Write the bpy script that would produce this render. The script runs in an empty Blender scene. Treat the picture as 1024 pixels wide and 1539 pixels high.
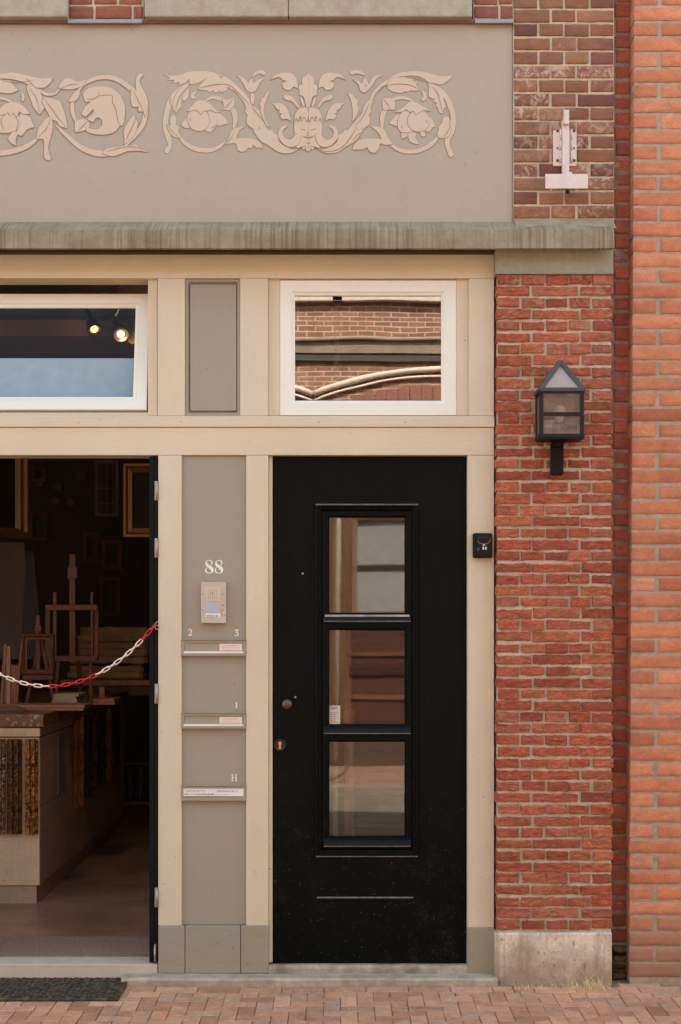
import bpy, bmesh, math, random
from mathutils import Vector, Matrix, noise
random.seed(7)
R = math.radians
scene = bpy.context.scene
COL = scene.collection
D = 7.0; S = 300.0; HX = 512.0; HY = 945.0; EYE = (1478 - HY) / S

def X(px, y=0.0): return (px - HX) / S * (D + y) / D
def Z(py, y=0.0): return EYE + (HY - py) / S * (D + y) / D

# ------------------------------------------------------------------ object helpers
def tag(o, label=None, cat=None, group=None, kind=None):
    if label: o['label'] = label
    if cat: o['category'] = cat
    if group: o['group'] = group
    if kind: o['kind'] = kind
    return o

def empty(name, loc, label=None, cat=None, group=None):
    o = bpy.data.objects.new(name, None); COL.objects.link(o)
    o.location = loc; o.empty_display_size = .1
    tag(o, label, cat, group)
    return o

def wloc(o):
    v = Vector((0, 0, 0))
    while o is not None:
        v += Vector(o.location); o = o.parent
    return v

def copy_tree(o, parent=None):
    c = o.copy(); COL.objects.link(c); c.parent = parent
    for ch in [k for k in list(bpy.data.objects) if k.parent == o]:
        copy_tree(ch, c)
    return c

class MB:
    def __init__(s): s.v = []; s.f = []; s.sm = []
    def add(s, vs, fs, smooth=False):
        b = len(s.v); s.v += [tuple(p) for p in vs]
        for f in fs: s.f.append(tuple(b + i for i in f)); s.sm.append(smooth)
        return s
    def box(s, x0, x1, y0, y1, z0, z1, bev=0.0, M=None):
        x0, x1 = min(x0, x1), max(x0, x1); y0, y1 = min(y0, y1), max(y0, y1); z0, z1 = min(z0, z1), max(z0, z1)
        if bev <= 0:
            vs = [(x0,y0,z0),(x1,y0,z0),(x1,y1,z0),(x0,y1,z0),(x0,y0,z1),(x1,y0,z1),(x1,y1,z1),(x0,y1,z1)]
            fs = [(0,3,2,1),(4,5,6,7),(0,1,5,4),(1,2,6,5),(2,3,7,6),(3,0,4,7)]
        else:
            bm = bmesh.new(); bmesh.ops.create_cube(bm, size=1)
            for v in bm.verts:
                v.co = Vector(((x0+x1)/2 + v.co.x*(x1-x0), (y0+y1)/2 + v.co.y*(y1-y0), (z0+z1)/2 + v.co.z*(z1-z0)))
            bmesh.ops.bevel(bm, geom=list(bm.edges), offset=min(bev, .45*min(x1-x0, y1-y0, z1-z0)), segments=2, affect='EDGES', profile=.5)
            bm.verts.index_update()
            vs = [tuple(v.co) for v in bm.verts]; fs = [tuple(v.index for v in f.verts) for f in bm.faces]; bm.free()
        if M is not None: vs = [tuple(M @ Vector(p)) for p in vs]
        return s.add(vs, fs)
    def pbox(s, px0, px1, py0, py1, yf, yb, bev=0.0):
        """box whose front face (at depth yf) covers the given rectangle of the facade"""
        return s.box(X(px0, yf), X(px1, yf), yf, yb, Z(py1, yf), Z(py0, yf), bev)
    def tube(s, pts, r, n=10, closed=False, caps=True):
        pts = [Vector(p) for p in pts]; N = len(pts); base = len(s.v); up = None
        rr = r if isinstance(r, (list, tuple)) else [r] * N
        for i, p in enumerate(pts):
            a = pts[i-1] if (i or closed) else p; b = pts[(i+1) % N] if (i < N-1 or closed) else p
            t = (b - a).normalized()
            if up is None:
                up = Vector((0,0,1)) if abs(t.z) < .9 else Vector((1,0,0))
            u = (up - t * up.dot(t)).normalized(); w = t.cross(u); up = u
            for k in range(n):
                q = 2*math.pi*k/n
                s.v.append(tuple(p + (u*math.cos(q) + w*math.sin(q)) * rr[i]))
        for i in range(N if closed else N-1):
            for k in range(n):
                a = base + i*n; b = base + ((i+1) % N)*n
                s.f.append((a+k, b+k, b+(k+1) % n, a+(k+1) % n)); s.sm.append(True)
        if caps and not closed:
            s.f.append(tuple(base + k for k in range(n))); s.sm.append(False)
            s.f.append(tuple(base + (N-1)*n + k for k in reversed(range(n)))); s.sm.append(False)
        return s
    def lathe(s, prof, c, axis='y', n=20):
        """prof: (distance along axis, radius)"""
        base = len(s.v)
        for a, r in prof:
            for k in range(n):
                q = 2*math.pi*k/n; cs, sn = math.cos(q)*r, math.sin(q)*r
                if axis == 'y': s.v.append((c[0]+cs, c[1]+a, c[2]+sn))
                elif axis == 'z': s.v.append((c[0]+cs, c[1]+sn, c[2]+a))
                else: s.v.append((c[0]+a, c[1]+cs, c[2]+sn))
        for i in range(len(prof)-1):
            for k in range(n):
                a = base+i*n; b = a+n
                s.f.append((a+k, a+(k+1) % n, b+(k+1) % n, b+k)); s.sm.append(True)
        s.f.append(tuple(base+k for k in range(n))); s.sm.append(False)
        s.f.append(tuple(base+(len(prof)-1)*n+k for k in range(n))); s.sm.append(False)
        return s
    def ring(s, x0, x1, z0, z1, prof, closed=False):
        """mitred rectangular moulding; prof = [(inset, y)...]"""
        base = len(s.v)
        for d, y in prof:
            s.v += [(x0+d,y,z0+d),(x1-d,y,z0+d),(x1-d,y,z1-d),(x0+d,y,z1-d)]
        n = len(prof)
        for i in range(n if closed else n-1):
            a = base+i*4; b = base+((i+1) % n)*4
            for k in range(4):
                k2 = (k+1) % 4
                s.f.append((a+k, a+k2, b+k2, b+k)); s.sm.append(False)
        return s
    def plate(s, x0, x1, z0, z1, holes, yf, yb):
        xs = sorted({x0, x1, *[h[0] for h in holes], *[h[1] for h in holes]})
        zs = sorted({z0, z1, *[h[2] for h in holes], *[h[3] for h in holes]})
        def inh(a, b): return any(h[0]-1e-6 < a < h[1]+1e-6 and h[2]-1e-6 < b < h[3]+1e-6 for h in holes)
        base = len(s.v); nx = len(xs); nz = len(zs)
        for y in (yf, yb):
            for z in zs:
                for x in xs: s.v.append((x, y, z))
        I = lambda i, j, k: base + k*nx*nz + j*nx + i
        sol = [[not inh((xs[i]+xs[i+1])/2, (zs[j]+zs[j+1])/2) for j in range(nz-1)] for i in range(nx-1)]
        def g(i, j): return 0 <= i < nx-1 and 0 <= j < nz-1 and sol[i][j]
        def F(*a): s.f.append(a); s.sm.append(False)
        for i in range(nx-1):
            for j in range(nz-1):
                if not sol[i][j]: continue
                F(I(i,j,0), I(i+1,j,0), I(i+1,j+1,0), I(i,j+1,0)); F(I(i,j,1), I(i,j+1,1), I(i+1,j+1,1), I(i+1,j,1))
                if not g(i-1,j): F(I(i,j,0), I(i,j+1,0), I(i,j+1,1), I(i,j,1))
                if not g(i+1,j): F(I(i+1,j,0), I(i+1,j,1), I(i+1,j+1,1), I(i+1,j+1,0))
                if not g(i,j-1): F(I(i,j,0), I(i,j,1), I(i+1,j,1), I(i+1,j,0))
                if not g(i,j+1): F(I(i,j+1,0), I(i+1,j+1,0), I(i+1,j+1,1), I(i,j+1,1))
        return s
    def xform(s, M, start=0):
        s.v[start:] = [tuple(M @ Vector(p)) for p in s.v[start:]]; return s
    def build(s, name, mat, parent=None, fixn=False):
        off = wloc(parent) if parent is not None else Vector((0,0,0))
        me = bpy.data.meshes.new(name)
        me.from_pydata([(a-off.x, b-off.y, c-off.z) for a, b, c in s.v], [], s.f)
        me.polygons.foreach_set('use_smooth', s.sm)
        if fixn:
            bm = bmesh.new(); bm.from_mesh(me); bmesh.ops.recalc_face_normals(bm, faces=bm.faces); bm.to_mesh(me); bm.free()
        me.materials.append(mat); me.update()
        o = bpy.data.objects.new(name, me); COL.objects.link(o); o.parent = parent
        return o

def bar(mb, a, b, w, t, bev=0.0):
    """rectangular bar between two points, w across, t in depth"""
    a, b = Vector(a), Vector(b); d = b - a; L = d.length; zq = d.normalized()
    ref = Vector((0,1,0)) if abs(zq.y) < .95 else Vector((1,0,0))
    xq = ref.cross(zq).normalized(); yq = zq.cross(xq)
    M = Matrix(((xq.x,yq.x,zq.x,a.x),(xq.y,yq.y,zq.y,a.y),(xq.z,yq.z,zq.z,a.z),(0,0,0,1)))
    return mb.box(-w/2, w/2, -t/2, t/2, 0, L, bev, M)

# ------------------------------------------------------------------ materials
def lin(c):
    return tuple(((v/255)/12.92 if v/255 <= .04045 else ((v/255+.055)/1.055)**2.4) for v in c)
def C4(c, k=1.0):
    r = lin(c); return (min(r[0]*k, .9), min(r[1]*k, .9), min(r[2]*k, .9), 1)

class NT:
    def __init__(s, name):
        s.m = bpy.data.materials.new(name); s.m.use_nodes = True
        s.t = s.m.node_tree; s.n = s.t.nodes; s.l = s.t.links
        s.b = s.n['Principled BSDF']; s.out = s.n['Material Output']
        s.co = s.n.new('ShaderNodeTexCoord').outputs['Object']
    def mapv(s, scale=(1,1,1), loc=(0,0,0), src=None):
        m = s.n.new('ShaderNodeMapping'); m.inputs['Scale'].default_value = scale; m.inputs['Location'].default_value = loc
        s.l.new(src or s.co, m.inputs['Vector']); return m.outputs['Vector']
    def noise(s, scale, detail=4, rough=.55, vec=None, dist=0.0):
        n = s.n.new('ShaderNodeTexNoise'); n.inputs['Scale'].default_value = scale; n.inputs['Detail'].default_value = detail
        n.inputs['Roughness'].default_value = rough; n.inputs['Distortion'].default_value = dist
        s.l.new(vec or s.co, n.inputs['Vector']); return n.outputs['Fac']
    def rng(s, v, a, b, c, d):
        n = s.n.new('ShaderNodeMapRange'); s.l.new(v, n.inputs[0])
        for i, q in enumerate((a, b, c, d)): n.inputs[i+1].default_value = q
        return n.outputs[0]
    def mix(s, f, a, b, mode='MIX'):
        n = s.n.new('ShaderNodeMix'); n.data_type = 'RGBA'; n.blend_type = mode
        for sock, val in ((n.inputs[0], f), (n.inputs[6], a), (n.inputs[7], b)):
            if isinstance(val, bpy.types.NodeSocket): s.l.new(val, sock)
            else: sock.default_value = val
        return n.outputs[2]
    def math(s, op, a, b=0.0):
        n = s.n.new('ShaderNodeMath'); n.operation = op
        for sock, val in ((n.inputs[0], a), (n.inputs[1], b)):
            if isinstance(val, bpy.types.NodeSocket): s.l.new(val, sock)
            else: sock.default_value = val
        return n.outputs[0]
    def ramp(s, v, stops, interp='LINEAR'):
        n = s.n.new('ShaderNodeValToRGB'); n.color_ramp.interpolation = interp; s.l.new(v, n.inputs[0])
        e = n.color_ramp.elements
        while len(e) < len(stops): e.new(.5)
        for q, (p, c) in zip(e, stops): q.position = p; q.color = c
        return n.outputs[0]
    def bump(s, h, strength=.3, dist=.01, prev=None):
        n = s.n.new('ShaderNodeBump'); n.inputs['Strength'].default_value = strength; n.inputs['Distance'].default_value = dist
        s.l.new(h, n.inputs['Height'])
        if prev: s.l.new(prev, n.inputs['Normal'])
        s.l.new(n.outputs[0], s.b.inputs['Normal']); return n.outputs[0]
    def color(s, c):
        if isinstance(c, bpy.types.NodeSocket): s.l.new(c, s.b.inputs['Base Color'])
        else: s.b.inputs['Base Color'].default_value = c
    def set(s, rough=.5, metal=0.0, spec=.5):
        s.b.inputs['Roughness'].default_value = rough; s.b.inputs['Metallic'].default_value = metal
        s.b.inputs['Specular IOR Level'].default_value = spec; return s
G = lambda v: (v, v, v, 1)

def paint(name, c, rough=.45, var=.06, grain=(30, 30, 2), bump=.12, chips=0.0, chipc=(120, 95, 70), k=1.0, spec=.4, dust=0.0):
    """brushed paint: faint streaks, broad tone change, worn specks"""
    t = NT(name); t.set(rough, 0, spec)
    st = t.noise(6, 5, .6, t.mapv(grain)); big = t.noise(1.6, 3); fine = t.noise(140, 3)
    m = t.math('ADD', t.math('MULTIPLY', st, .5), t.math('MULTIPLY', big, .5))
    f = t.rng(m, .3, .7, 1-var, 1+var*.6)
    b = C4(c, k); col = t.mix(1.0, b, f, 'MULTIPLY')
    if chips > 0:
        sp = t.rng(t.noise(55, 2, .5), .74-chips, .77-chips, 0, 1)
        col = t.mix(t.math('MULTIPLY', sp, .75), col, C4(chipc, k))
    if dust:
        sx = t.n.new('ShaderNodeSeparateXYZ'); t.l.new(t.co, sx.inputs[0])
        lo = t.rng(sx.outputs[2], .1, 1.1, 1, .12)
        d1 = t.rng(t.noise(90, 2, .5), .70, .76, 0, 1); d2 = t.math('MULTIPLY', t.rng(t.noise(9, 5, .7), .52, .75, 0, .35), t.rng(t.noise(130, 2), .45, .7, 0, 1))
        col = t.mix(t.math('MULTIPLY', t.math('MAXIMUM', d1, d2), t.math('MULTIPLY', lo, dust)), col, C4((150, 132, 116)))
    t.color(col)
    t.bump(t.math('ADD', t.math('MULTIPLY', st, .6), t.math('MULTIPLY', fine, .25)), bump, .006)
    return t.m

def brickmat(name, cols, white=0.0, whitec=(200, 180, 160), whitez=None, rough=.9, bscale=60, bump=.5, wr=(1, 1, 2.6), k=1.0, dirtz=None, mott=.18, crease=0.0):
    t = NT(name); t.set(rough, 0, .25)
    g = t.n.new('ShaderNodeNewGeometry').outputs['Random Per Island']
    n = len(cols)
    base = t.ramp(g, [((i+.5)/n, C4(c, k)) for i, c in enumerate(cols)])
    # second random value shifts lightness
    r2 = t.math('FRACT', t.math('MULTIPLY', g, 37.13))
    base = t.mix(1.0, base, t.rng(r2, 0, 1, .86, 1.1), 'MULTIPLY')
    mo = t.noise(14, 5, .65, t.mapv(wr), .6); fi = t.noise(bscale, 6, .7, t.mapv(wr), .8)
    base = t.mix(1.0, base, t.rng(mo, .3, .7, 1-mott, 1+mott*.6), 'MULTIPLY')
    base = t.mix(1.0, base, t.rng(t.noise(2.3, 5, .65), .36, .62, .84, 1.05), 'MULTIPLY')
    base = t.mix(1.0, base, t.rng(fi, .35, .65, 1-mott*.8, 1+mott*.4), 'MULTIPLY')
    if white > 0:
        r3 = t.math('FRACT', t.math('MULTIPLY', g, 91.7))
        w = t.math('MULTIPLY', t.rng(t.noise(22, 6, .75, None, 1.2), .48, .60, 0, 1), t.rng(r3, .3, .8, 0, 1))
        if whitez:
            sx = t.n.new('ShaderNodeSeparateXYZ'); t.l.new(t.co, sx.inputs[0])
            w = t.math('MULTIPLY', w, t.rng(sx.outputs[2], whitez[0], whitez[1], 1, 0))
        base = t.mix(t.math('MULTIPLY', w, white), base, C4(whitec, k))
    if dirtz:
        sx = t.n.new('ShaderNodeSeparateXYZ'); t.l.new(t.co, sx.inputs[0])
        zz = t.math('ADD', sx.outputs[2], t.rng(t.noise(5, 3), 0, 1, -.12, .12))
        base = t.mix(t.rng(zz, dirtz[0], dirtz[1], .8, 0), base, C4(dirtz[2], k))
    if crease > 0:
        vv = t.noise(1, 5, .7, t.mapv((26, 26, 64)), 2.2)
        cr = t.rng(t.math('ABSOLUTE', t.math('SUBTRACT', vv, .5)), 0, .045, 1, 0)
        base = t.mix(t.math('MULTIPLY', cr, crease), base, C4((96, 44, 32)))
        p0 = t.bump(vv, crease*1.2, .02)
    else: p0 = None
    t.color(base)
    p = t.bump(mo, bump*.5, .014, p0)
    t.bump(fi, bump, .007, p)
    return t.m

def stone(name, c, c2, scale=9, rough=.85, bump=.35, streak=None, k=1.0, dirt=None, sfreq=34, pits=0.0):
    t = NT(name); t.set(rough, 0, .3)
    a = t.noise(scale, 6, .65); f = t.noise(scale*14, 3, .7)
    col = t.mix(t.rng(a, .36, .64, 0, 1), C4(c, k), C4(c2, k))
    col = t.mix(1.0, col, t.rng(f, .3, .7, .88, 1.08), 'MULTIPLY')
    h = t.math('ADD', a, t.math('MULTIPLY', f, .5))
    if streak:
        sv = t.noise(1, 4, .6, t.mapv((sfreq, 3, .9))); s2 = t.noise(1, 2, .5, t.mapv((2.2, 1, .5)))
        m = t.math('MULTIPLY', t.rng(sv, .49, .60, 0, 1), t.rng(s2, .36, .58, .1, 1))
        col = t.mix(t.math('MULTIPLY', m, .7), col, C4(streak, k))
        h = t.math('ADD', h, t.math('MULTIPLY', sv, .5))
    if dirt:
        sx = t.n.new('ShaderNodeSeparateXYZ'); t.l.new(t.co, sx.inputs[0])
        zz = t.math('ADD', sx.outputs[2], t.rng(t.noise(6, 5, .7), .2, .8, -.14, .14))
        col = t.mix(t.rng(zz, dirt[0], dirt[1], dirt[3], 0), col, C4(dirt[2], k))
    if pits:
        pv = t.noise(60, 3, .6, t.mapv((1, 1, .45))); pf = t.rng(pv, .62, .70, 0, 1)
        col = t.mix(t.math('MULTIPLY', pf, pits), col, C4((104, 84, 70))); h = t.math('SUBTRACT', h, pf)
    t.color(col); t.bump(h, bump, .006)
    return t.m

def glass(name, refl=.3, tint=(.92, .9, .86, 1), wob=.4, wscale=1.6, smoke=0.0, rough=0.0):
    t = NT(name)
    for n in [t.b]: t.n.remove(n)
    tr = t.n.new('ShaderNodeBsdfTransparent'); tr.inputs[0].default_value = tint
    gl = t.n.new('ShaderNodeBsdfGlossy'); gl.inputs['Roughness'].default_value = rough; gl.inputs['Color'].default_value = (1, .97, .93, 1)
    bp = t.n.new('ShaderNodeBump'); bp.inputs['Strength'].default_value = wob; bp.inputs['Distance'].default_value = .003
    t.l.new(t.noise(wscale, 1.5, .4, t.mapv((1, 1, 2.2))), bp.inputs['Height']); t.l.new(bp.outputs[0], gl.inputs['Normal'])
    mx = t.n.new('ShaderNodeMixShader'); mx.inputs[0].default_value = refl
    t.l.new(tr.outputs[0], mx.inputs[1]); t.l.new(gl.outputs[0], mx.inputs[2])
    if smoke:
        df = t.n.new('ShaderNodeBsdfDiffuse'); df.inputs[0].default_value = C4((176, 158, 142)); m2 = t.n.new('ShaderNodeMixShader')
        t.l.new(t.rng(t.noise(12, 4), .3, .7, smoke*.7, smoke*1.2), m2.inputs[0]); t.l.new(mx.outputs[0], m2.inputs[1]); t.l.new(df.outputs[0], m2.inputs[2]); t.l.new(m2.outputs[0], t.out.inputs[0])
    else: t.l.new(mx.outputs[0], t.out.inputs[0])
    return t.m

def plain(name, c, rough=.5, metal=0.0, k=1.0, bump=0.0, bs=80, var=.1, spec=.5):
    t = NT(name); t.set(rough, metal, spec)
    n = t.noise(bs*.15, 4); col = t.mix(1.0, C4(c, k), t.rng(n, .3, .7, 1-var, 1+var*.5), 'MULTIPLY'); t.color(col)
    if bump: t.bump(t.noise(bs, 4), bump, .004)
    return t.m

def emis(name, c, st):
    t = NT(name); t.b.inputs['Emission Color'].default_value = C4(c); t.b.inputs['Emission Strength'].default_value = st
    t.b.inputs['Base Color'].default_value = C4(c); return t.m

def wood(name, c, c2, rough=.5, axis=2, k=1.0, sc=1.0):
    t = NT(name); t.set(rough)
    s = [26*sc, 26*sc, 26*sc]; s[axis] = 1.6*sc
    n = t.noise(1, 6, .65, t.mapv(tuple(s)), .8)
    t.color(t.mix(t.rng(n, .35, .65, 0, 1), C4(c, k), C4(c2, k))); t.bump(n, .15, .004)
    return t.m

def walltex(name, c1, c2, mortar, bw=.22, bh=.062, k=1.0):
    """procedural brick wall for big walls; coordinates (x, z)"""
    t = NT(name); t.set(.9, 0, .2)
    sx = t.n.new('ShaderNodeSeparateXYZ'); t.l.new(t.co, sx.inputs[0])
    cb = t.n.new('ShaderNodeCombineXYZ'); t.l.new(t.math('ADD', sx.outputs[0], sx.outputs[1]), cb.inputs[0]); t.l.new(sx.outputs[2], cb.inputs[1])
    b = t.n.new('ShaderNodeTexBrick'); t.l.new(cb.outputs[0], b.inputs['Vector'])
    b.inputs['Scale'].default_value = 1; b.inputs['Brick Width'].default_value = bw; b.inputs['Row Height'].default_value = bh
    b.inputs['Mortar Size'].default_value = .008; b.inputs['Mortar Smooth'].default_value = .2
    b.inputs['Color1'].default_value = C4(c1, k); b.inputs['Color2'].default_value = C4(c2, k); b.inputs['Mortar'].default_value = C4(mortar, k)
    col = t.mix(1.0, b.outputs[0], t.rng(t.noise(5, 5, .6), .3, .7, .75, 1.15), 'MULTIPLY')
    t.color(col); t.bump(t.math('SUBTRACT', 1.0, b.outputs['Fac']), .5, .006)
    return t.m
# ------------------------------------------------------------------ bricks
def brick(mb, x0, x1, z0, z1, yf, depth, amp=.002, cell=.02, r=.004, jit=.0015, wr=30, lean=None, tilt=.0015):
    nx = max(3, int((x1-x0)/cell)); nz = max(3, int((z1-z0)/cell)); base = len(mb.v)
    sd = random.uniform(0, 500); dy = random.uniform(-tilt, tilt); tx = random.uniform(-tilt, tilt)
    j = [random.uniform(-jit, jit) for _ in range(4)]
    x0 += j[0]; x1 += j[1]; z0 += j[2]; z1 += j[3]
    us = [0, r/(x1-x0)] + [k/nx for k in range(1, nx)] + [1-r/(x1-x0), 1]
    vs = [0, r/(z1-z0)] + [k/nz for k in range(1, nz)] + [1-r/(z1-z0), 1]
    U, V = len(us), len(vs)
    for b, v in enumerate(vs):
        for a, u in enumerate(us):
            x = x0 + (x1-x0)*u; z = z0 + (z1-z0)*v
            edge = (a in (0, U-1)) or (b in (0, V-1))
            q = Vector((x*wr*.55 + sd, z*wr*1.5, sd))
            h = noise.noise(q) + .5*noise.noise(q*2.3)
            y = yf + dy + tx*(u-.5) + h*amp + (r*.8 if edge else 0)
            e = noise.noise(Vector((x*60+sd, z*60, 3.3)))*jit*1.2
            if a == 0: x += abs(e)
            if a == U-1: x -= abs(e)
            if b in (0, V-1): z += e
            if lean: x += lean(z)
            mb.v.append((x, y, z))
    for b in range(V-1):
        for a in range(U-1):
            i = base + b*U + a
            mb.f.append((i, i+1, i+U+1, i+U)); mb.sm.append(True)
    per = [base+a for a in range(U)] + [base+b*U+U-1 for b in range(1, V)] + [base+(V-1)*U+a for a in range(U-2, -1, -1)] + [base+b*U for b in range(V-2, 0, -1)]
    b2 = len(mb.v)
    for p in per: mb.v.append((mb.v[p][0], yf+depth, mb.v[p][2]))
    n = len(per)
    for k in range(n):
        mb.f.append((per[k], b2+k, b2+(k+1) % n, per[(k+1) % n])); mb.sm.append(False)

# ------------------------------------------------------------------ flat shapes drawn by outline
def catmull(pts, closed=True, step=6):
    """pts: (x, y, corner)"""
    n = len(pts); out = []
    rngk = range(n if closed else n-1)
    for i in rngk:
        p1, p2 = pts[i], pts[(i+1) % n]
        p0 = pts[(i-1) % n] if (closed or i > 0) else p1
        p3 = pts[(i+2) % n] if (closed or i < n-2) else p2
        if p1[2]: p0 = p1
        if p2[2]: p3 = p2
        k = max(2, min(8, int(math.hypot(p2[0]-p1[0], p2[1]-p1[1])/step)))
        for q in range(k):
            t = q/k
            f = lambda a, b, c, d: .5*((2*b)+(-a+c)*t+(2*a-5*b+4*c-d)*t*t+(-a+3*b-3*c+d)*t*t*t)
            out.append((f(p0[0],p1[0],p2[0],p3[0]), f(p0[1],p1[1],p2[1],p3[1])))
    if not closed: out.append((pts[-1][0], pts[-1][1]))
    return out

def parse(s):
    r = []
    for w in s.split():
        if w == 'c':
            r[-1] = (r[-1][0], r[-1][1], True); continue
        c = w.endswith('c'); a, b = w.rstrip('c').split(','); r.append((float(a), float(b), c))
    return r

def stroke_outline(pts, step=6):
    """pts (x, y, w) -> closed outline with round ends"""
    c = catmull([(p[0], p[1], False) for p in pts], False, step)
    # widths by arc parameter
    cw = catmull([(i*100.0, p[2], False) for i, p in enumerate(pts)], False, 100)
    def wid(f):
        x = f*(len(pts)-1)*100
        for a, b in zip(cw, cw[1:]):
            if a[0] <= x <= b[0]+1e-6: return a[1]+(b[1]-a[1])*((x-a[0])/max(1e-6, b[0]-a[0]))
        return cw[-1][1]
    n = len(c); acc = [0]
    for a, b in zip(c, c[1:]): acc.append(acc[-1]+math.hypot(b[0]-a[0], b[1]-a[1]))
    src = [0]
    L, Rr = [], []
    for i in range(n):
        a = c[max(0, i-1)]; b = c[min(n-1, i+1)]; dx, dy = b[0]-a[0], b[1]-a[1]; l = math.hypot(dx, dy) or 1
        w = max(.3, wid(i/(n-1)))/2
        L.append((c[i][0]-dy/l*w, c[i][1]+dx/l*w)); Rr.append((c[i][0]+dy/l*w, c[i][1]-dx/l*w))
    def cap(p, q, a, b):
        ang0 = math.atan2(a[1]-p[1], a[0]-p[0]); r = math.hypot(a[0]-p[0], a[1]-p[1]); o = []
        for k in range(1, 4):
            t = ang0 - math.pi*k/4 if q else ang0 + math.pi*k/4
            o.append((p[0]+r*math.cos(t), p[1]+r*math.sin(t)))
        return o
    end = cap(c[-1], True, L[-1], Rr[-1])
    st = cap(c[0], True, Rr[0], L[0])
    return L + end + list(reversed(Rr)) + st

def fill(mb, loops, yf, th):
    """loops: list of closed outlines in world (x, z); solid of thickness th with its front at yf"""
    cu = bpy.data.curves.new('tmp', 'CURVE'); cu.dimensions = '2D'; cu.fill_mode = 'BOTH'; cu.extrude = th/2
    for lp in loops:
        sp = cu.splines.new('POLY'); sp.points.add(len(lp)-1)
        for i, (x, z) in enumerate(lp): sp.points[i].co = (x, z, 0, 1)
        sp.use_cyclic_u = True
    ob = bpy.data.objects.new('tmp', cu); COL.objects.link(ob)
    dg = bpy.context.evaluated_depsgraph_get()
    me = ob.evaluated_get(dg).to_mesh()
    vs = [(v.co.x, yf + th/2 - v.co.z, v.co.y) for v in me.vertices]
    fs = [tuple(p.vertices) for p in me.polygons]
    ob.evaluated_get(dg).to_mesh_clear()
    mb.add(vs, fs); bpy.data.objects.remove(ob); bpy.data.curves.remove(cu)

def text(mb, s, x, z, h, yf, th=.0006, align='LEFT', xs=1.0, sp=1.0):
    cu = bpy.data.curves.new('tmp', 'FONT'); cu.body = s; cu.size = h; cu.extrude = th/2; cu.align_x = align; cu.space_character = sp
    ob = bpy.data.objects.new('tmp', cu); COL.objects.link(ob)
    dg = bpy.context.evaluated_depsgraph_get(); me = ob.evaluated_get(dg).to_mesh()
    vs = [(x + v.co.x*xs, yf - v.co.z, z + v.co.y) for v in me.vertices]; fs = [tuple(p.vertices) for p in me.polygons]
    ob.evaluated_get(dg).to_mesh_clear(); mb.add(vs, fs); bpy.data.objects.remove(ob); bpy.data.curves.remove(cu)

# ------------------------------------------------------------------ the painted ornament (own tracing, crop coordinates)
CA = lambda x, y: (x/2.926, 80+y/2.926)
CB = lambda x, y: (230+x/4.267, 90+y/4.267)
CC = lambda x, y: (450+x/4.096, 90+y/4.096)
CCm = lambda x, y: (450+(110-x)/4.096, 90+y/4.096)     # mirrored about the mask's axis
shapes = []; lines = []
def sh(T, s): shapes.append([T(a, b) for a, b in catmull(parse(s))])
def st(T, s):
    p = [tuple(float(q) for q in w.split(',')) for w in s.split()]
    shapes.append([T(a, b) for a, b in stroke_outline(p)])
def ln(T, s, w=3.2, taper=True):
    p = [tuple(float(q) for q in k.split(',')) for k in s.split()]
    n = len(p); q = [(a, b, w*(.35 if taper and i in (0, n-1) else 1)) for i, (a, b) in enumerate(p)]
    lines.append([T(a, b) for a, b in stroke_outline(q)])
# --- left scroll of the whole panel
st(CB, '225,155,16 165,195,30 118,255,38 92,325,36 80,400,34 88,460,34 106,520,36 106,555,26 90,582,34')
st(CB, '165,490,14 215,540,24 280,572,28 360,578,28 420,558,24 465,525,14')
st(CB, '505,300,26 522,340,32 528,380,28 518,435,14')
st(CB, '335,262,8 380,240,18 430,248,24 460,268,20')
sh(CB, '68,92c 120,100 170,95 230,75 300,70 380,78 455,112c 400,100 350,114 300,142 262,153 232,152c 236,118c 205,145 160,160c 172,142 118,148c 138,130 92,126c 108,112')
sh(CB, '285,185c 310,150 320,140c 350,115 400,100 425,105 435,118c 455,105 500,130 540,165 590,215 625,260 632,292c 610,303 575,260 530,205 480,172c 470,195 440,205 430,195c 400,210 390,195c 360,205 345,192c 315,192')
sh(CB, '222,150c 190,165 150,215 130,270 128,310 150,340c 165,315 185,300c 182,275 192,262c 185,245 205,200 222,175')
sh(CB, '205,205 225,180 232,205 225,235 205,262 190,255 188,235')
sh(CB, '270,200c 275,215 262,222 275,240 262,250 243,242 245,215')
sh(CB, '120,355c 145,365 150,400 145,415c 165,430 162,465 175,480c 175,500 150,495 125,485 100,450 88,410 112,420 108,380')
sh(CB, '595,428c 560,430 525,438 500,460 485,500 455,545c 490,525 530,505 545,470 560,445')
sh(CB, '440,245c 480,255 520,235c 522,270 515,300 492,322c 455,318 440,320c 455,290')
sh(CB, '385,330c 430,345 460,370 482,405c 450,415 420,420 405,395')
sh(CB, '222,362c 200,385 180,412c 205,435 240,435c 228,405')
sh(CB, '350,330c 385,330 405,355 412,390 405,425 375,460c 350,458 335,450 355,425 365,385')
sh(CB, '240,330 220,365 225,400 250,440 300,455 345,435 362,390 350,345 330,325 308,340 280,320')
sh(CB, '215,330c 240,305 270,270 310,258 350,268 385,300 410,325 440,335c 400,335 375,320 355,325 330,325 308,348c 290,330 270,320 245,325')
sh(CB, '455,543c 500,510 560,500 630,502 680,525 708,568c 680,560 660,565c 655,550 640,545c 630,565 608,560c 600,580 570,588 545,580c 540,555 530,535 500,535')
sh(CB, '625,292c 650,300 700,345 722,385 745,425c 715,422 690,400 650,345')
sh(CB, '752,200c 725,210 710,240 690,245c 695,260 682,280c 692,300 690,330 705,370 725,418c 712,340 715,290 728,260 735,235')
sh(CB, '535,100c 570,110 600,130 612,150c 622,130 632,118 645,150c 665,130 690,120 715,120c 690,140 675,170 655,200 625,205 600,190 585,160 560,120')
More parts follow.
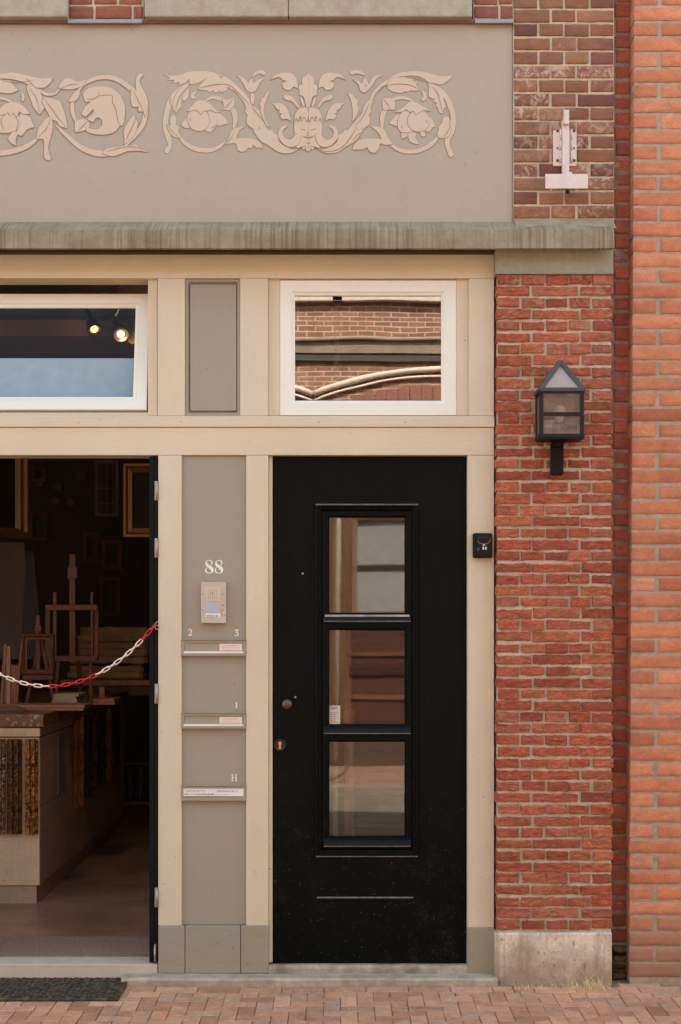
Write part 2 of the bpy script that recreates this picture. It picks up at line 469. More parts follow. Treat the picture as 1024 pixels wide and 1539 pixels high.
sh(CB, '628,215 650,220 652,250 645,285 628,270')
st(CB, '640,105,10 660,85,18 690,75,20 710,84,24')
for s in ('225,172 180,220 160,265 145,318', '290,182 360,165 440,155 500,168 560,225 622,290', '90,410 120,455 165,495', '515,248 480,290 450,315', '230,372 240,378 236,395', '370,440 395,425 400,415', '632,300 680,355 722,412', '455,540 490,515 520,470', '112,235 110,280 120,300'):
    ln(CB, s)
# --- right scroll
st(CC, '800,145,16 860,180,26 910,235,30 938,310,34 946,380,36 935,440,40 914,480,36 915,530,28 935,580,34')
st(CC, '555,510,14 600,545,22 660,563,24 740,556,26 810,520,26 852,475,14')
st(CC, '530,300,28 512,350,30 510,418,16')
st(CC, '575,242,20 630,232,18 680,242,16 708,262,6')
sh(CC, '430,255c 450,200 500,150 545,120 600,85 680,70 760,72 820,88 870,100 945,95c 920,125 880,150c 850,148 830,140c 800,138 775,120 740,102 690,95 640,100 590,110 555,135 500,180 460,230 445,262c')
sh(CC, '540,145c 560,120 600,105 650,100 690,110c 705,120 700,130 730,140c 720,155 742,182c 710,190 690,185c 660,197 650,190c 640,200 615,203c 580,195 560,185 545,170')
sh(CC, '295,200c 325,210 345,235 362,250c 358,280 368,300c 358,330 340,360 325,380c 330,330 322,260')
sh(CC, '800,150c 850,165 880,210 895,260 905,290c 890,300 880,330c 860,320 855,295c 840,280 850,265c 825,255 835,240c 800,225 798,190')
sh(CC, '905,345c 885,360 880,385c 860,410 860,430c 850,455 860,480c 890,480 920,470 938,420c 930,400 925,360')
sh(CC, '752,190c 780,200 785,225 780,245 760,252 748,238 765,225')
sh(CC, '440,408c 480,410 520,425 540,465 560,500 575,520c 540,515 510,490 495,460 470,430')
sh(CC, '512,238c 550,232 580,245c 592,270 585,305c 550,305 530,310c 515,300')
sh(CC, '555,390c 585,350 620,330c 608,370 615,405 585,402'); sh(CC, '800,345c 825,380 838,408c 815,418 790,415')
sh(CC, '670,445c 700,445 725,450c 715,480 738,518c 700,512 675,490'); sh(CC, '628,445c 665,445 665,470c 640,482 628,475')
sh(CC, '742,440c 790,415 818,420c 800,440 770,435c 778,468c 755,470')
sh(CC, '680,320 640,315 612,355 605,400 625,440 680,445 700,430 665,390 668,350')
sh(CC, '%s' % ' '.join('%.0f,%.0f' % (735+68*math.cos(a*math.pi/6), 375+66*math.sin(a*math.pi/6)) for a in range(12)))
sh(CC, '590,320c 640,290 680,258 720,262 770,290 810,315c 780,310 760,310c 735,325 718,338c 705,315 680,320 660,302c 630,318')
sh(CC, '325,550c 350,505 400,485 480,485 540,495 575,518c 530,522 498,515 490,545 470,570c 440,568 425,550c 420,535c 390,550')
st(CC, '325,78,24 360,72,20 400,90,8')
sh(CC, '330,120c 370,135 385,145c 395,125 405,108 418,130 430,150c 445,115 470,95 510,100c 480,110 460,140 430,180 400,200 375,185 365,150')
for T in (CC, CCm): sh(T, '350,425c 375,425 400,420 432,395c 435,360 428,340 445,320c 440,290 455,255c 430,245 420,255c 400,280 385,330 360,360 328,395 320,410c')
for T in (CC, CCm): sh(T, '90,535c 150,568 200,574 245,562 300,525 350,495 395,430c 370,425 355,430 355,405c 335,410 320,405c 300,430 275,430c 265,450 240,460c 235,500 200,530 150,545 110,535')
for s in ('540,160 600,148 680,155 735,180', '815,160 855,215 880,320', '890,470 915,440 935,400', '520,245 545,275 560,300', '625,405 635,412 628,418', '778,372 788,380 780,392', '455,225 500,175 540,150', '345,400 385,360 430,270', '95,535 170,565 260,540 320,470 350,415', '330,500 355,465 385,445', '600,110 640,102 690,112 730,118 790,140', '925,300 930,360 922,400', '400,140 408,165 420,150'):
    ln(CC, s)
# --- middle: mask with finial, drawn as right half and mirrored half
for T in (CC, CCm):
    sh(T, '52,66c 68,95 82,102c 95,130 88,148c 112,162 108,200 110,215c 85,225 75,250 65,288 52,290c')
    sh(T, '95,228 103,235 88,285 75,280')
    st(T, '115,290,12 150,245,16 180,232,26 192,228,30')
    sh(T, '160,378c 180,310 215,270 280,268c 260,280 250,300 228,310c 235,325 215,330c 228,345 210,365 185,362')
    sh(T, '118,170c 130,110 165,80 215,80 260,95 288,122c 260,110 230,105 210,125c 190,130 215,145c 205,175 170,185 145,165 125,172')
    sh(T, '53,292c 100,294 130,322 142,380 140,440 132,480 142,515 115,545 95,532c 85,552 70,545c 62,563 53,560c')
    st(T, '118,470,40 140,505,50 175,512,44 210,492,34 226,455,30 215,422,22 188,406,10')
    for s in ('53,345 62,382 80,352 100,378 102,345 118,382 128,360 142,402', '20,470 50,482 82,470', '66,432 84,430 104,420', '95,532 120,545 160,545 205,522 232,490', '70,545 76,530 92,540', '40,510 53,515 66,510', '53,292 53,318'):
        ln(T, s)
ln(CC, '54,440 50,462 46,475'); ln(CC, '53,492 53,505')
# --- medallion with hanging pelt (left)
st(CA, '250,318,8 300,368,16 360,415,22 430,440,26 500,435,24 570,415,20 645,430,6')
st(CA, '350,158,10 375,130,16 440,106,18 510,112,20 575,155,20 615,190,24 640,245,22 632,305,20 600,355,18 555,400,14')
st(CA, '326,192,8 318,240,18 328,285,16 342,306,10')
st(CA, '165,155,6 200,178,12 240,178,11 262,158,5')
sh(CA, '632,92c 612,90 598,115 600,160 610,200 625,240 640,280c 652,230 645,190 625,150 615,120')
sh(CA, '575,155c 615,175 625,215 630,255c 610,255 610,235c 585,235 580,225c 575,200 575,180')
sh(CA, '590,268c 565,300 545,340 548,380 545,400c 580,375 600,340 608,300c 595,285')
sh(CA, '655,432c 625,430 600,402 580,405c 550,405 530,410 470,420 450,440c 500,452 560,430c 610,428')
sh(CA, '255,150c 280,115 310,110 340,125 380,115c 365,140 330,155 300,158 270,155')
sh(CA, '350,155c 325,175 300,212c 330,210 345,195c 352,175')
sh(CA, '330,300c 350,290 385,292c 395,320 370,340 330,347c')
sh(CA, '378,215c 366,180 385,155 430,145 480,150 525,180 548,225 550,270 540,318c 528,318 520,330 495,350 440,358 385,345 382,325c 420,335 445,322 450,300 440,285 422,284 414,303c 385,290 410,265 412,245c 395,260 380,278c 360,268 375,235 400,212')
for s in ('380,205 415,200 435,185 435,168', '435,188 490,185 495,215 510,250 520,300 530,320', '270,155 310,138 350,135', '590,170 612,215 628,250', '600,285 575,340 552,385', '470,432 540,415 590,412 640,428', '340,345 365,320 385,300'):
    ln(CA, s, 2.4)
# --- leftmost scroll, cut by the picture edge; CL mirrors the right scroll further out
def CL(x, y):
    px, py = CC(x, y); return (px-632.5, py+1.5)
st(CA, '-60,432,18 -10,440,22 60,430,22 120,408,20 165,375,12')
st(CA, '-40,205,8 -5,198,11 25,202,10 62,222,6')
sh(CA, '-120,180c -80,130 -40,100 0,92 60,85 130,100 180,110 232,105c 225,125 200,150c 150,150 110,130 60,115 0,112 -50,130')
sh(CA, '-60,150c -20,118 45,120c 60,140 80,162c 50,175 0,172 -40,165')
sh(CA, '120,140c 160,150 190,200 195,240c 175,270c 150,240 140,215c 130,190 120,160')
sh(CA, '190,190c 230,200 265,215 285,265 298,330c 265,320 250,300 225,285 200,240 185,215c')
sh(CA, '160,378c 170,330 200,290 228,275c 232,330 220,380 212,420 225,465 210,470 195,455 195,400 190,378')
sh(CA, '92,175 108,185 105,210 92,205 98,195')
sh(CA, '90,265c 130,280 150,325c 120,335 100,362c 75,350'); sh(CA, '35,375c 60,340 80,350c 70,380 72,405c 50,395')
sh(CA, '-30,300 -5,262 60,255 90,295 75,335 30,350 -10,342')
sh(CA, '-30,285c -5,250 20,225 60,215 100,230 132,266c 105,268 85,255c 72,278 58,262 45,274 35,258c 20,272 0,270')
st(CA, '-150,420,12 -130,350,30 -135,270,34 -110,200,24')
for s in ('130,150 160,200 175,262', '190,195 225,240 260,290 292,325', '225,282 205,330 165,372', '20,262 5,300 20,340', '60,265 80,300 70,338', '10,120 70,130 150,118', '115,110 140,135 170,160'):
    ln(CA, s, 2.4)
# ------------------------------------------------------------------ palette
cream = paint('cream_paint', (210, 193, 163), .42, .09, (34, 34, 1.4), .3, .02, (140, 108, 78))
creamh = paint('cream_paint_rail', (210, 193, 163), .42, .1, (1.4, 34, 34), .3, .022, (140, 108, 78))
white = paint('white_sash_paint', (232, 226, 210), .35, .03, (3, 30, 30), .08)
greyp = paint('taupe_paint', (156, 145, 126), .5, .05, (20, 20, 2), .12, .008, (120, 90, 75))
basep = paint('olive_grey_paint', (155, 143, 122), .6, .1, (2, 30, 26), .5, .02, (90, 80, 65))
friezem = paint('frieze_paint', (169, 153, 133), .7, .045, (1.4, 10, 1.2), .08, .006, (140, 122, 104))
ornm = paint('ornament_paint', (198, 175, 150), .7, .04, (8, 8, 8), .06)
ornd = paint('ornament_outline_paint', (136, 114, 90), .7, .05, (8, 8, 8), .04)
blackp = paint('black_door_paint', (8, 12, 11), .36, .25, (24, 24, 1.6), .14, .0, k=1.0, spec=.09, dust=.45)
digit = plain('white_digit', (238, 226, 214), .5)
cornm = stone('cornice_paint', (154, 141, 115), (132, 118, 93), 7, .8, .5, (108, 86, 64), sfreq=80)
capm = stone('capital_paint', (152, 148, 122), (142, 136, 112), 3, .6, .15)
sillst = stone('lintel_stone', (174, 160, 138), (158, 142, 122), 12, .85, .5)
plinthm = stone('plinth_stone', (230, 210, 186), (190, 166, 144), 9, .9, .8, pits=.5, dirt=(.02, .22, (146, 118, 92), .75), streak=(166, 144, 122))
stepm = stone('step_stone', (184, 166, 144), (132, 116, 98), 9, .85, .4)
cement = stone('cement', (186, 170, 146), (156, 140, 118), 11, .9, .5)
lead = plain('lead', (150, 148, 142), .55, .4, bump=.3)
mortar_l = stone('mortar_light', (206, 186, 156), (182, 160, 130), 20, .95, .6)
mortar_g = stone('mortar_grey', (206, 190, 162), (180, 164, 138), 20, .95, .7)
mortar_n = stone('mortar_neighbour', (180, 162, 138), (158, 140, 118), 20, .95, .7)
mortar_d = stone('mortar_dark', (166, 142, 120), (130, 108, 90), 20, .95, .7)
pierbrick = brickmat('pier_brick', [(226,126,88), (218,112,78), (230,142,104), (204,108,80), (224,122,80), (194,100,76), (228,134,90)], .8, (206,160,130), (3.2, 2.75), bscale=45, bump=1.2, wr=(1, 1, 3.2), mott=.3, crease=.6)
upbrick = brickmat('upper_brick', [(146,100,78), (156,106,80), (128,82,70), (152,102,74), (138,88,72), (162,116,80), (122,78,68)], .75, (206,176,152), (4.55, 4.75), bscale=70, bump=.5, mott=.2)
nbrick = brickmat('neighbour_brick', [(210,136,98), (202,126,88), (214,142,106), (192,116,82), (208,130,92), (198,122,88)], 0, bscale=80, bump=.35, wr=(1, 1, 1.6), dirtz=(.12, .42, (150, 112, 90)), mott=.2)
rbrick = brickmat('recess_brick', [(186,98,70), (172,90,66), (192,106,78), (162,90,70)], 0, bscale=60, bump=.5, dirtz=(.1, .6, (92, 66, 50)), mott=.22)
blackmetal = plain('black_metal', (44, 42, 41), .5, .3, bump=.15)
gmetal = plain('galvanised', (170, 160, 148), .45, .6, bump=.3)
glass_tr = glass('transom_glass', .25, (.75, .72, .68, 1), .19, 1.3)
glass_hop = glass('hopper_glass', .007, (.96, .95, .93, 1), .1)
glass_door = glass('door_glass', .07, (.84, .82, .78, 1), .14, 1.5, rough=.02)

# ------------------------------------------------------------------ THE SHOP BUILDING
B = empty('shop_building', (0, 0, 0), 'taupe and cream shopfront building with scrollwork frieze above a black door', 'building')

# carcass
wall_big = walltex('own_wall', (150,106,84), (134,90,74), (184,162,138))
m = MB()
m.box(-9, X(772), .16, .5, Z(338), 9.6)                       # upper wall mass
m.box(X(700, .16), X(935, .16), .16, .5, Z(338), 9.6)
m.box(X(752), X(915), .02, .5, 0, Z(338))
m.box(-9, -5.9, .0, .5, 0, Z(338))
m.box(-9, X(948), 8.4, 8.6, 0, 9.6)
m.box(-9.2, -9, 0, 8.6, 0, 9.6)
m.box(X(915), X(918), .5, 8.4, 0, 9.6)
m.build('wall', wall_big, B)
MB().box(-9.3, X(948), .05, 8.7, 9.62, 9.9).build('roof', plain('roof_felt', (70, 66, 62), .9), B)

# upper brick pier
rowsU = []
def row(y0, y1, segs, yf): return (Z(y1, yf), Z(y0, yf), [(X(a, yf), X(b, yf)) for a, b in segs])
yfU = -.03; mb = MB(); py = 327.0; k = 0
# rows listed upward from the last course above the cornice
while py > -520:
    t = py-17.6
    segs = [(772.8,826.5),(830,865.5),(868.5,923)] if k % 2 == 0 else [(772.8,808),(811.5,847),(850,885),(888.5,923)]
    for a, b in segs:
        brick(mb, X(a, yfU), X(b, yfU), Z(py, yfU), Z(t, yfU), yfU, .05, .0012, .02, .003, .002, 20)
    py -= 21.05; k += 1
mb.build('pier_brickwork', upbrick, B)
mb = MB(); mb.box(X(772, yfU), X(923.4, yfU), yfU+.006, .15, Z(338), Z(-520, yfU)); mb.build('mortar', mortar_l, B)

# brick band between the lintels + lintels
yfL = -.03; bandm = brickmat('band_brick', [(150,88,70), (160,98,76), (138,84,70), (156,92,72)], .2, (200,170,150), None, bscale=70, bump=.5)
for a0, a1 in ((-480, -110), (104, 215), (713, 771)):
    py = 26.5; k = 0; mb = MB()
    while py > -500:
        x = a0 + (0 if k % 2 else -18)
        while x < a1:
            w = 34 if k % 2 else 54
            xa, xb = max(x, a0), min(x+w, a1)
            if xb-xa > 8: brick(mb, X(xa, yfL), X(xb, yfL), Z(py, yfL), Z(py-17.8, yfL), yfL, .05, .0012, .02, .003, .002, 20)
            x += w+3.5
        py -= 21.05; k += 1
    mb.build('upper_brickwork', bandm, B)
for a0, a1 in ((-480, -110), (103, 216), (712, 771.4)): MB().box(X(a0, yfL), X(a1, yfL), yfL+.006, .15, Z(27.5, yfL), Z(-500, yfL)).build('mortar', mortar_l, B)
def lintel(px0, px1, cracks):
    mb = MB(); e = [px0]+cracks+[px1]
    for a, b in zip(e, e[1:]): mb.pbox(a, b-.8, -95, 24.5, -.075, .14, .006)
    mb.build('stone_sill', sillst, B)
lintel(-108, 102, []); lintel(217, 711, [434])
ug = glass('upper_glass', .5)
for a, b in ((-108, 102), (217, 711)): MB().pbox(a, b, -500, -96, .1, .12).build('upper_window_glass', ug, B)
mb = MB(); mb.box(X(-480), X(771), -.035, .0, Z(33.5, -.035), Z(28, -.035), .003); mb.build('frieze_capping', plain('capping', (118, 98, 82), .8, bump=.5), B)
for a, b in ((104, 216), (713, 771)): MB().box(X(a), X(b), -.045, -.034, Z(34, -.045), Z(28.2, -.045), .003).build('lead_flashing', lead, B)

# frieze
mb = MB(); mb.box(X(-480), X(771, -.012), -.012, .15, Z(337), Z(34), .003); mb.build('frieze_panel', friezem, B)
mo, md, ml = MB(), MB(), MB(); yb = -.0125; n = len(shapes)
def W(p): return [(X(a, yb), Z(b, yb)) for a, b in p]
def orient(p):
    a = sum(p[i][0]*p[(i+1) % len(p)][1]-p[(i+1) % len(p)][0]*p[i][1] for i in range(len(p)))
    return p if a > 0 else p[::-1]
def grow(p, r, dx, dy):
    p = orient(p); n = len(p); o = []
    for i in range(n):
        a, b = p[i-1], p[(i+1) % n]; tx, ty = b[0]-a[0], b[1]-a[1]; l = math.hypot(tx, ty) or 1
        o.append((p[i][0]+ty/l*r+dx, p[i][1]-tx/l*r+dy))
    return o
for i, s in enumerate(shapes):
    f = yb - .0002 - .00003*i
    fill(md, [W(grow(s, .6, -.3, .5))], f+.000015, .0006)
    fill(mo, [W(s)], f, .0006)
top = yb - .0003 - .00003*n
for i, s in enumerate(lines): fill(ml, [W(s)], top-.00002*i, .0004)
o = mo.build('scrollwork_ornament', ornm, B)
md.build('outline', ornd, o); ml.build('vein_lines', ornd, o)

# cornice: weathered slope, face, soffit
def prism(mb, x0, x1, prof, seg=40, amp=0.0):
    """profile (y,z) swept along x, slightly uneven"""
    base = len(mb.v); n = len(prof)
    for i in range(seg+1):
        x = x0+(x1-x0)*i/seg
        for j, (y, z) in enumerate(prof):
            h = noise.noise(Vector((x*5, j*3.1, 1.7)))*amp
            mb.v.append((x, y+h, z+noise.noise(Vector((x*7, j*2.2, 9)))*amp))
    for i in range(seg):
        for j in range(n):
            a = base+i*n+j; b = base+i*n+(j+1) % n
            mb.f.append((a, b, b+n, a+n)); mb.sm.append(False)
    mb.f.append(tuple(base+j for j in reversed(range(n)))); mb.sm.append(False)
    mb.f.append(tuple(base+seg*n+j for j in range(n))); mb.sm.append(False)
cf = -.165
mb = MB(); prism(mb, X(-480), X(923.5, cf), [(.15, Z(377.5)), (cf+.02, Z(377.5)), (cf+.02, Z(373.5, cf)), (cf, Z(373, cf)), (cf-.002, Z(360, cf)), (cf, Z(345.5, cf)), (cf+.006, Z(344.2, cf)), (-.028, Z(333.5, -.028)), (.15, Z(333.5))], 160, .0012)
mb.build('cornice', cornm, B, True)
mb = MB(); prism(mb, X(772), X(920), [(-.02, Z(339)), (-.125, Z(343, -.125)), (-.08, Z(337.5, -.08)), (-.04, Z(331.5, -.04)), (-.02, Z(327.5, -.03))], 60, .007); mb.build('mortar_fillet', stone('fillet', (168, 148, 116), (140, 124, 96), 14, .95, .9), B, True)
# soffit bed moulding; its dark brown paints the shadow line under the cornice
mb = MB(); mb.box(X(-480), X(743), -.05, .15, Z(382.5), Z(377.4), .003); mb.build('cornice_bed_moulding', plain('bed_shadow_brown', (62, 50, 38), .8), B)
mb = MB(); mb.box(X(745, -.075), X(922, -.075), -.075, .02, Z(411.5, -.075), Z(375), .004); mb.build('pier_capital', capm, B)

# lower pier
yp = -.062; mb = MB(); pit = (1400.5-413)/57
for k in range(57):
    y0 = 413+k*pit+.3; y1 = y0+pit-3.9
    if k % 2 == 0: segs = [(746.5,780.5),(784,818.5),(821.5,854),(856.5,887.5),(890.5,921.5)]
    else: segs = [(746.5,798.5),(801.5,871.5),(874.5,921.5)]
    jx = random.uniform(-1.2, 1.2)
    segs = [(a+(jx if i else 0), b+(jx if i < len(segs)-1 else 0)) for i, (a, b) in enumerate(segs)]
    for i, (a, b) in enumerate(segs):
        if i == 0: a += random.uniform(-1.0, 1.6)
        if i == len(segs)-1: b += random.uniform(-1.2, .6)
        brick(mb, X(a, yp), X(b, yp), Z(y1, yp), Z(y0, yp), yp+random.uniform(-.004, .004), .075, .0065, .0085, .0028, .0042, 40)
mb.build('pier_brickwork', pierbrick, B)
mb = MB(); mb.box(X(748.5, yp), X(919.5, yp), yp+.0105, .02, Z(1402), Z(412)); mb.build('mortar', mortar_g, B)
mb = MB(); prism(mb, X(745, yp-.02), X(920, yp-.02), [(.02, -.02), (yp-.022, -.02), (yp-.02, .12), (yp-.019, .2), (yp-.018, Z(1404, yp)), (yp-.008, Z(1401.5, yp)), (.02, Z(1401.5, yp))], 40, .003)
mb.build('plinth', plinthm, B, True)

# ---- timber frame
bv = .0025
class _P:
    def __init__(s, nm, mt): s.nm, s.mt = nm, mt
    def pbox(s, *a): MB().pbox(*a).build(s.nm, s.mt, B)
fr, fh = _P('frame_post', cream), _P('frame_rail', creamh)
# rails
fh.pbox(-480, 743, 382, 418, 0, .14, bv)
fh.pbox(-480, 743.5, 625, 641.5, -.008, .14, bv)
fh.pbox(-480, 743, 642.3, 684, 0, .14, bv)
# upper posts and window stops
for a, b in ((237, 278), (361, 403), (705, 743), (-480, -440)): fr.pbox(a, b, 418.2, 624.8, 0, .14, bv)
for a, b in ((222.5, 236.7), (403.3, 420.5), (686.5, 704.7), (-439.7, -425)): fr.pbox(a, b, 419, 624.8, .022, .14, bv)
# lower posts
for a, b, c in ((238, 273, 1391.5), (370, 403.5, 1391.5), (703, 743, 1394.5), (-125, -90, 1391.5), (-480, -440, 1391.5)): fr.pbox(a, b, 684.3, c, 0, .14, bv)
fr.pbox(404, 409.5, 684.5, 1447, .028, .14, bv)
# grey panels
mb = MB(); mb.box(X(277), X(362), .03, .1, Z(624.9), Z(418.1)); mb.ring(X(278.2), X(360.8), Z(624.4), Z(418.6), [(0, .029), (0, .012), (.012, .012), (.02, .024), (.02, .029)])
mb.box(X(285.5), X(355), .014, .029, Z(616.5), Z(426), .002)
mb.build('upper_panel', greyp, B)
mb = MB(); mb.box(X(272.5), X(370.5), .016, .1, Z(1391), Z(684.2), .001); mb.build('letterbox_panel', greyp, B)
for a, b, c, d in ((238, 277.6, 1463, 1392.3), (278.6, 361.4, 1463, 1392.3), (362.4, 403.8, 1463, 1392.3), (703, 743.5, 1469, 1395.3)):
    MB().box(X(a, -.012), X(b, -.012), -.012, .1, Z(c, -.012), Z(d, -.012), .002).build('base_board', basep, B)
# left out-of-frame part of shopfront: second display window
mb = MB(); mb.box(X(-440), X(-125), .02, .1, Z(1391), Z(1150)); mb.build('stall_riser', greyp, B)
mb = MB(); mb.box(X(-480), X(-90), -.012, .1, Z(1463), Z(1391.7)); mb.build('base_board', basep, B)
dw = MB(); dw.ring(X(-440), X(-125), Z(1149.5), Z(684.3), [(0, .1), (0, .02), (.05, .02), (.06, .03), (.06, .1)]); dw = dw.build('display_window', cream, B)
MB().box(X(-420), X(-140), .06, .064, Z(1130), Z(702)).build('pane', glass('display_glass', .12), dw)

# ---- fixed transom window
mb = MB(); x0, x1, z0, z1 = X(420.8, .03), X(686.2, .03), Z(624.6, .03), Z(421, .03)
mb.ring(x0, x1, z0, z1, [(0, .13), (0, .026), (.003, .023), (.058, .023), (.066, .03), (.076, .034), (.076, .05)])
tw = mb.build('transom_window', white, B)
MB().box(X(440, .045), X(668, .045), .045, .049, Z(601, .045), Z(441, .045)).build('pane', glass_tr, tw)

# ---- hopper window over the shop door, tilted inward
al = R(11.0); hz = Z(616, .03); hy = .03
Mh = Matrix.Translation((0, hy, hz)) @ Matrix.Rotation(-al, 4, 'X') @ Matrix.Translation((0, -hy, -hz))
mb = MB(); xr = X(220.5, .03)
mb.ring(X(-424), xr, hz, hz+.625, [(0, .075), (0, .032), (.003, .028), (.05, .028), (.058, .036), (.072, .04), (.072, .055), (.05, .075)], True)
mb.xform(Mh); hw = mb.build('hopper_window', white, B, True)
MB().box(X(-424)+.06, xr-.06, .05, .054, hz+.06, hz+.565).xform(Mh).build('pane', glass_hop, hw)
MB().box(X(-439), X(222), .03, .13, Z(624.7), Z(618.5)).build('window_sill', cream, B)
MB().box(X(-424), X(216), .16, .17, Z(612, .16), Z(538.5, .16)).build('blue_back_board', plain('pale_blue', (160, 186, 210), .6, k=1.0), B)

# ---- entrance door
yd = .05; zb, zt = Z(1448, yd), Z(684.5, yd)
def dz(a): return Z(a, yd)
def dx(a): return X(a, yd)
holes = [(dx(493), dx(611), dz(923), dz(775)), (dx(493), dx(611), dz(1091), dz(945)), (dx(493), dx(611), dz(1260), dz(1113))]
mb = MB(); mb.plate(dx(410), dx(703), zb, zt, holes, yd, yd+.045)
door = mb.build('entrance_door', blackp, B)
mb = MB(); mb.ring(dx(474), dx(629), dz(1287), dz(757.5), [(0, yd), (0, yd-.016), (.006, yd-.022), (.014, yd-.022), (.02, yd-.014), (.028, yd-.012), (.036, yd-.001)])
mb.box(dx(487), dx(617.5), yd-.026, yd-.001, dz(1284), dz(1277), .003)
mb.build('door_moulding', blackp, door)
for (a, b) in ((775, 923), (945, 1091), (1113, 1260)):
    r = MB(); r.ring(dx(493)-.004, dx(611)+.004, dz(b)-.004, dz(a)+.004, [(0, yd), (0, yd-.006), (.006, yd-.004), (.012, yd+.008), (.012, yd+.02)])
    r.build('glazing_bead', blackp, door)
    s_ = MB(); zt_ = dz(b)-.001
    prism(s_, dx(486.5), dx(617.5), [(yd+.01, zt_), (yd-.028, zt_-.026), (yd-.028, zt_-.036), (yd-.001, zt_-.04), (yd-.001, zt_-.005)], 12, .0006)
    s_.build('weather_sill', plain('sill_black', (30, 31, 30), .6, bump=.3, spec=.15), door, True)
    MB().box(dx(493), dx(611), yd+.024, yd+.028, dz(b), dz(a)).build('pane', glass_door, door)
hilite = plain('highlight_grey', (112, 104, 98), .8, bump=.3, bs=160, var=.5)  # pale grey strips paint the highlights along the door's ledges
mb = MB(); mb.box(dx(474.5), dx(628.5), yd-.0225, yd-.008, dz(759.8), dz(757.8), .001); mb.build('edge_highlight', hilite, door)
mb = MB(); mb.box(dx(475), dx(628), yd-.0225, yd-.012, dz(1287.3), dz(1285.8), .0006); mb.build('edge_highlight', hilite, door)
mb = MB(); mb.box(dx(476.5), dx(621.5), yd-.004, yd+.002, dz(1350.3), dz(1348), .0006); mb.build('edge_highlight', hilite, door)
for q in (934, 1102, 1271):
    mb = MB(); mb.box(dx(487), dx(617), yd-.0292, yd-.026, dz(q+.6), dz(q-.8), .0006); mb.build('edge_highlight', hilite, door)
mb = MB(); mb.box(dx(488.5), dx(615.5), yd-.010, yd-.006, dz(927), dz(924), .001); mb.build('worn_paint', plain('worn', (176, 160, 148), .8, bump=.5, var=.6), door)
rust = plain('bronze', (98, 80, 70), .4, .7, bump=.1)
mb = MB(); c = (dx(432.3), yd, dz(1058)); mb.lathe([(0, .021), (-.006, .02), (-.012, .011), (-.03, .010), (-.036, .02), (-.045, .0265), (-.056, .026), (-.064, .019), (-.068, .006)], c, n=24); mb.build('door_knob', rust, door)
mb = MB(); mb.lathe([(0, .006), (-.006, .006), (-.009, .003)], (dx(444), yd, dz(1048)), n=10); mb.build('peg', gmetal, door)
mb = MB(); mb.lathe([(0, .031), (-.006, .031), (-.010, .027), (-.008, .024), (-.006, .02)], (dx(421), yd, dz(1120)), n=28); mb.build('lock_rose', plain('rose', (60, 54, 50), .35, .8), door)
mb = MB(); c = (dx(421), dz(1120)); ar = [(c[0]+.0085*math.cos(t), c[1]+.010+.0085*math.sin(t)) for t in [R(-50+i*280/14) for i in range(15)]]
fill(mb, [ar+[(c[0]-.005, c[1]-.018), (c[0]+.005, c[1]-.018)]], yd-.0075, .003); mb.build('lock_cylinder', plain('brass', (208, 160, 118), .35, .5), door)
mb = MB(); mb.lathe([(0, .005), (-.004, .003)], (dx(455), yd, dz(862)), n=8); mb.build('screw', gmetal, door)
# sticker inside the middle pane
mb = MB(); mb.box(dx(494.5), dx(511.5), yd+.0225, yd+.0235, dz(1089), dz(1061)); stc = mb.build('window_sticker', plain('sticker', (206, 190, 170), .6), door)
mb = MB(); text(mb, 'EBW', dx(496.3), dz(1066.6), .019, yd+.0220, xs=.95); mb.build('sticker_logo', plain('logo_blue', (40, 90, 130), .5), stc)
mb = MB()
for i, wq in enumerate((11, 9, 8.5, 9, 8, 9)):
    mb.box(dx(496.5), dx(496.5+wq), yd+.0219, yd+.0223, dz(1072.3+i*2.7), dz(1071.5+i*2.7))
mb.build('sticker_text', plain('ink', (130, 122, 112), .6), stc)

# thresholds and step
mb = MB(); prism(mb, X(404.2), X(702.8), [(.1, .0), (-.014, .0), (-.014, Z(1456, -.014)), (.0, Z(1450.5)), (.1, Z(1450, .05))], 40, .002); mb.build('door_threshold', stepm, B, True)
mb = MB(); mb.box(-5.9, X(237.2), -.004, .16, .0, Z(1449.5), .003); mb.build('shop_threshold', plain('alu_strip', (196, 178, 158), .6, .0, bump=.1), B)
mb = MB(); prism(mb, X(188), X(744), [(.0, -.03), (-.125, -.03), (-.128, .045), (-.115, .055), (-.0125, Z(1463.5, -.012))], 90, .003); mb.build('cement_step', cement, B, True)

# shop door leaf swung open inward + hinges
xe = X(237.6); leaf = MB()
leaf.plate(0, 1.02, Z(1448), Z(686), [(.14, .88, .9, 2.25)], 0, .045)
Mr = Matrix.Translation((xe-.001, .02, 0)) @ Matrix.Rotation(R(90), 4, 'Z')
leaf.xform(Mr)
dl = leaf.build('shop_door', paint('door_green_black', (16, 22, 23), .5, .15, (24, 24, 1.6), .1, spec=.1), B)
g = MB(); g.box(.13, .89, .02, .024, .89, 2.26); g.xform(Mr); g.build('pane', glass('leaf_glass', .15), dl)
for a, b in ((723, 752), (809, 838), (1028, 1058), (1335, 1364)):
    mb = MB(); mb.box(X(232.6), X(237.4), -.004, .03, Z(b), Z(a), .003)
    mb.tube([(X(236.2), -.006, Z(b-1)), (X(236.2), -.006, Z(a+1))], .006, 10)
    for q in (.25, .5, .75):
        z = Z(b)+(Z(a)-Z(b))*q; mb.lathe([(0, .0035), (-.002, .0025)], (X(234), -.004, z), n=8)
    mb.build('hinge', gmetal, dl)
mb = MB(); mb.box(X(231.5), X(234.5), -.002, .02, Z(1446), Z(1420), .002); mb.tube([(X(233), -.008, Z(1445)), (X(233), -.008, Z(1424))], .004, 8); mb.build('floor_bolt', gmetal, dl)
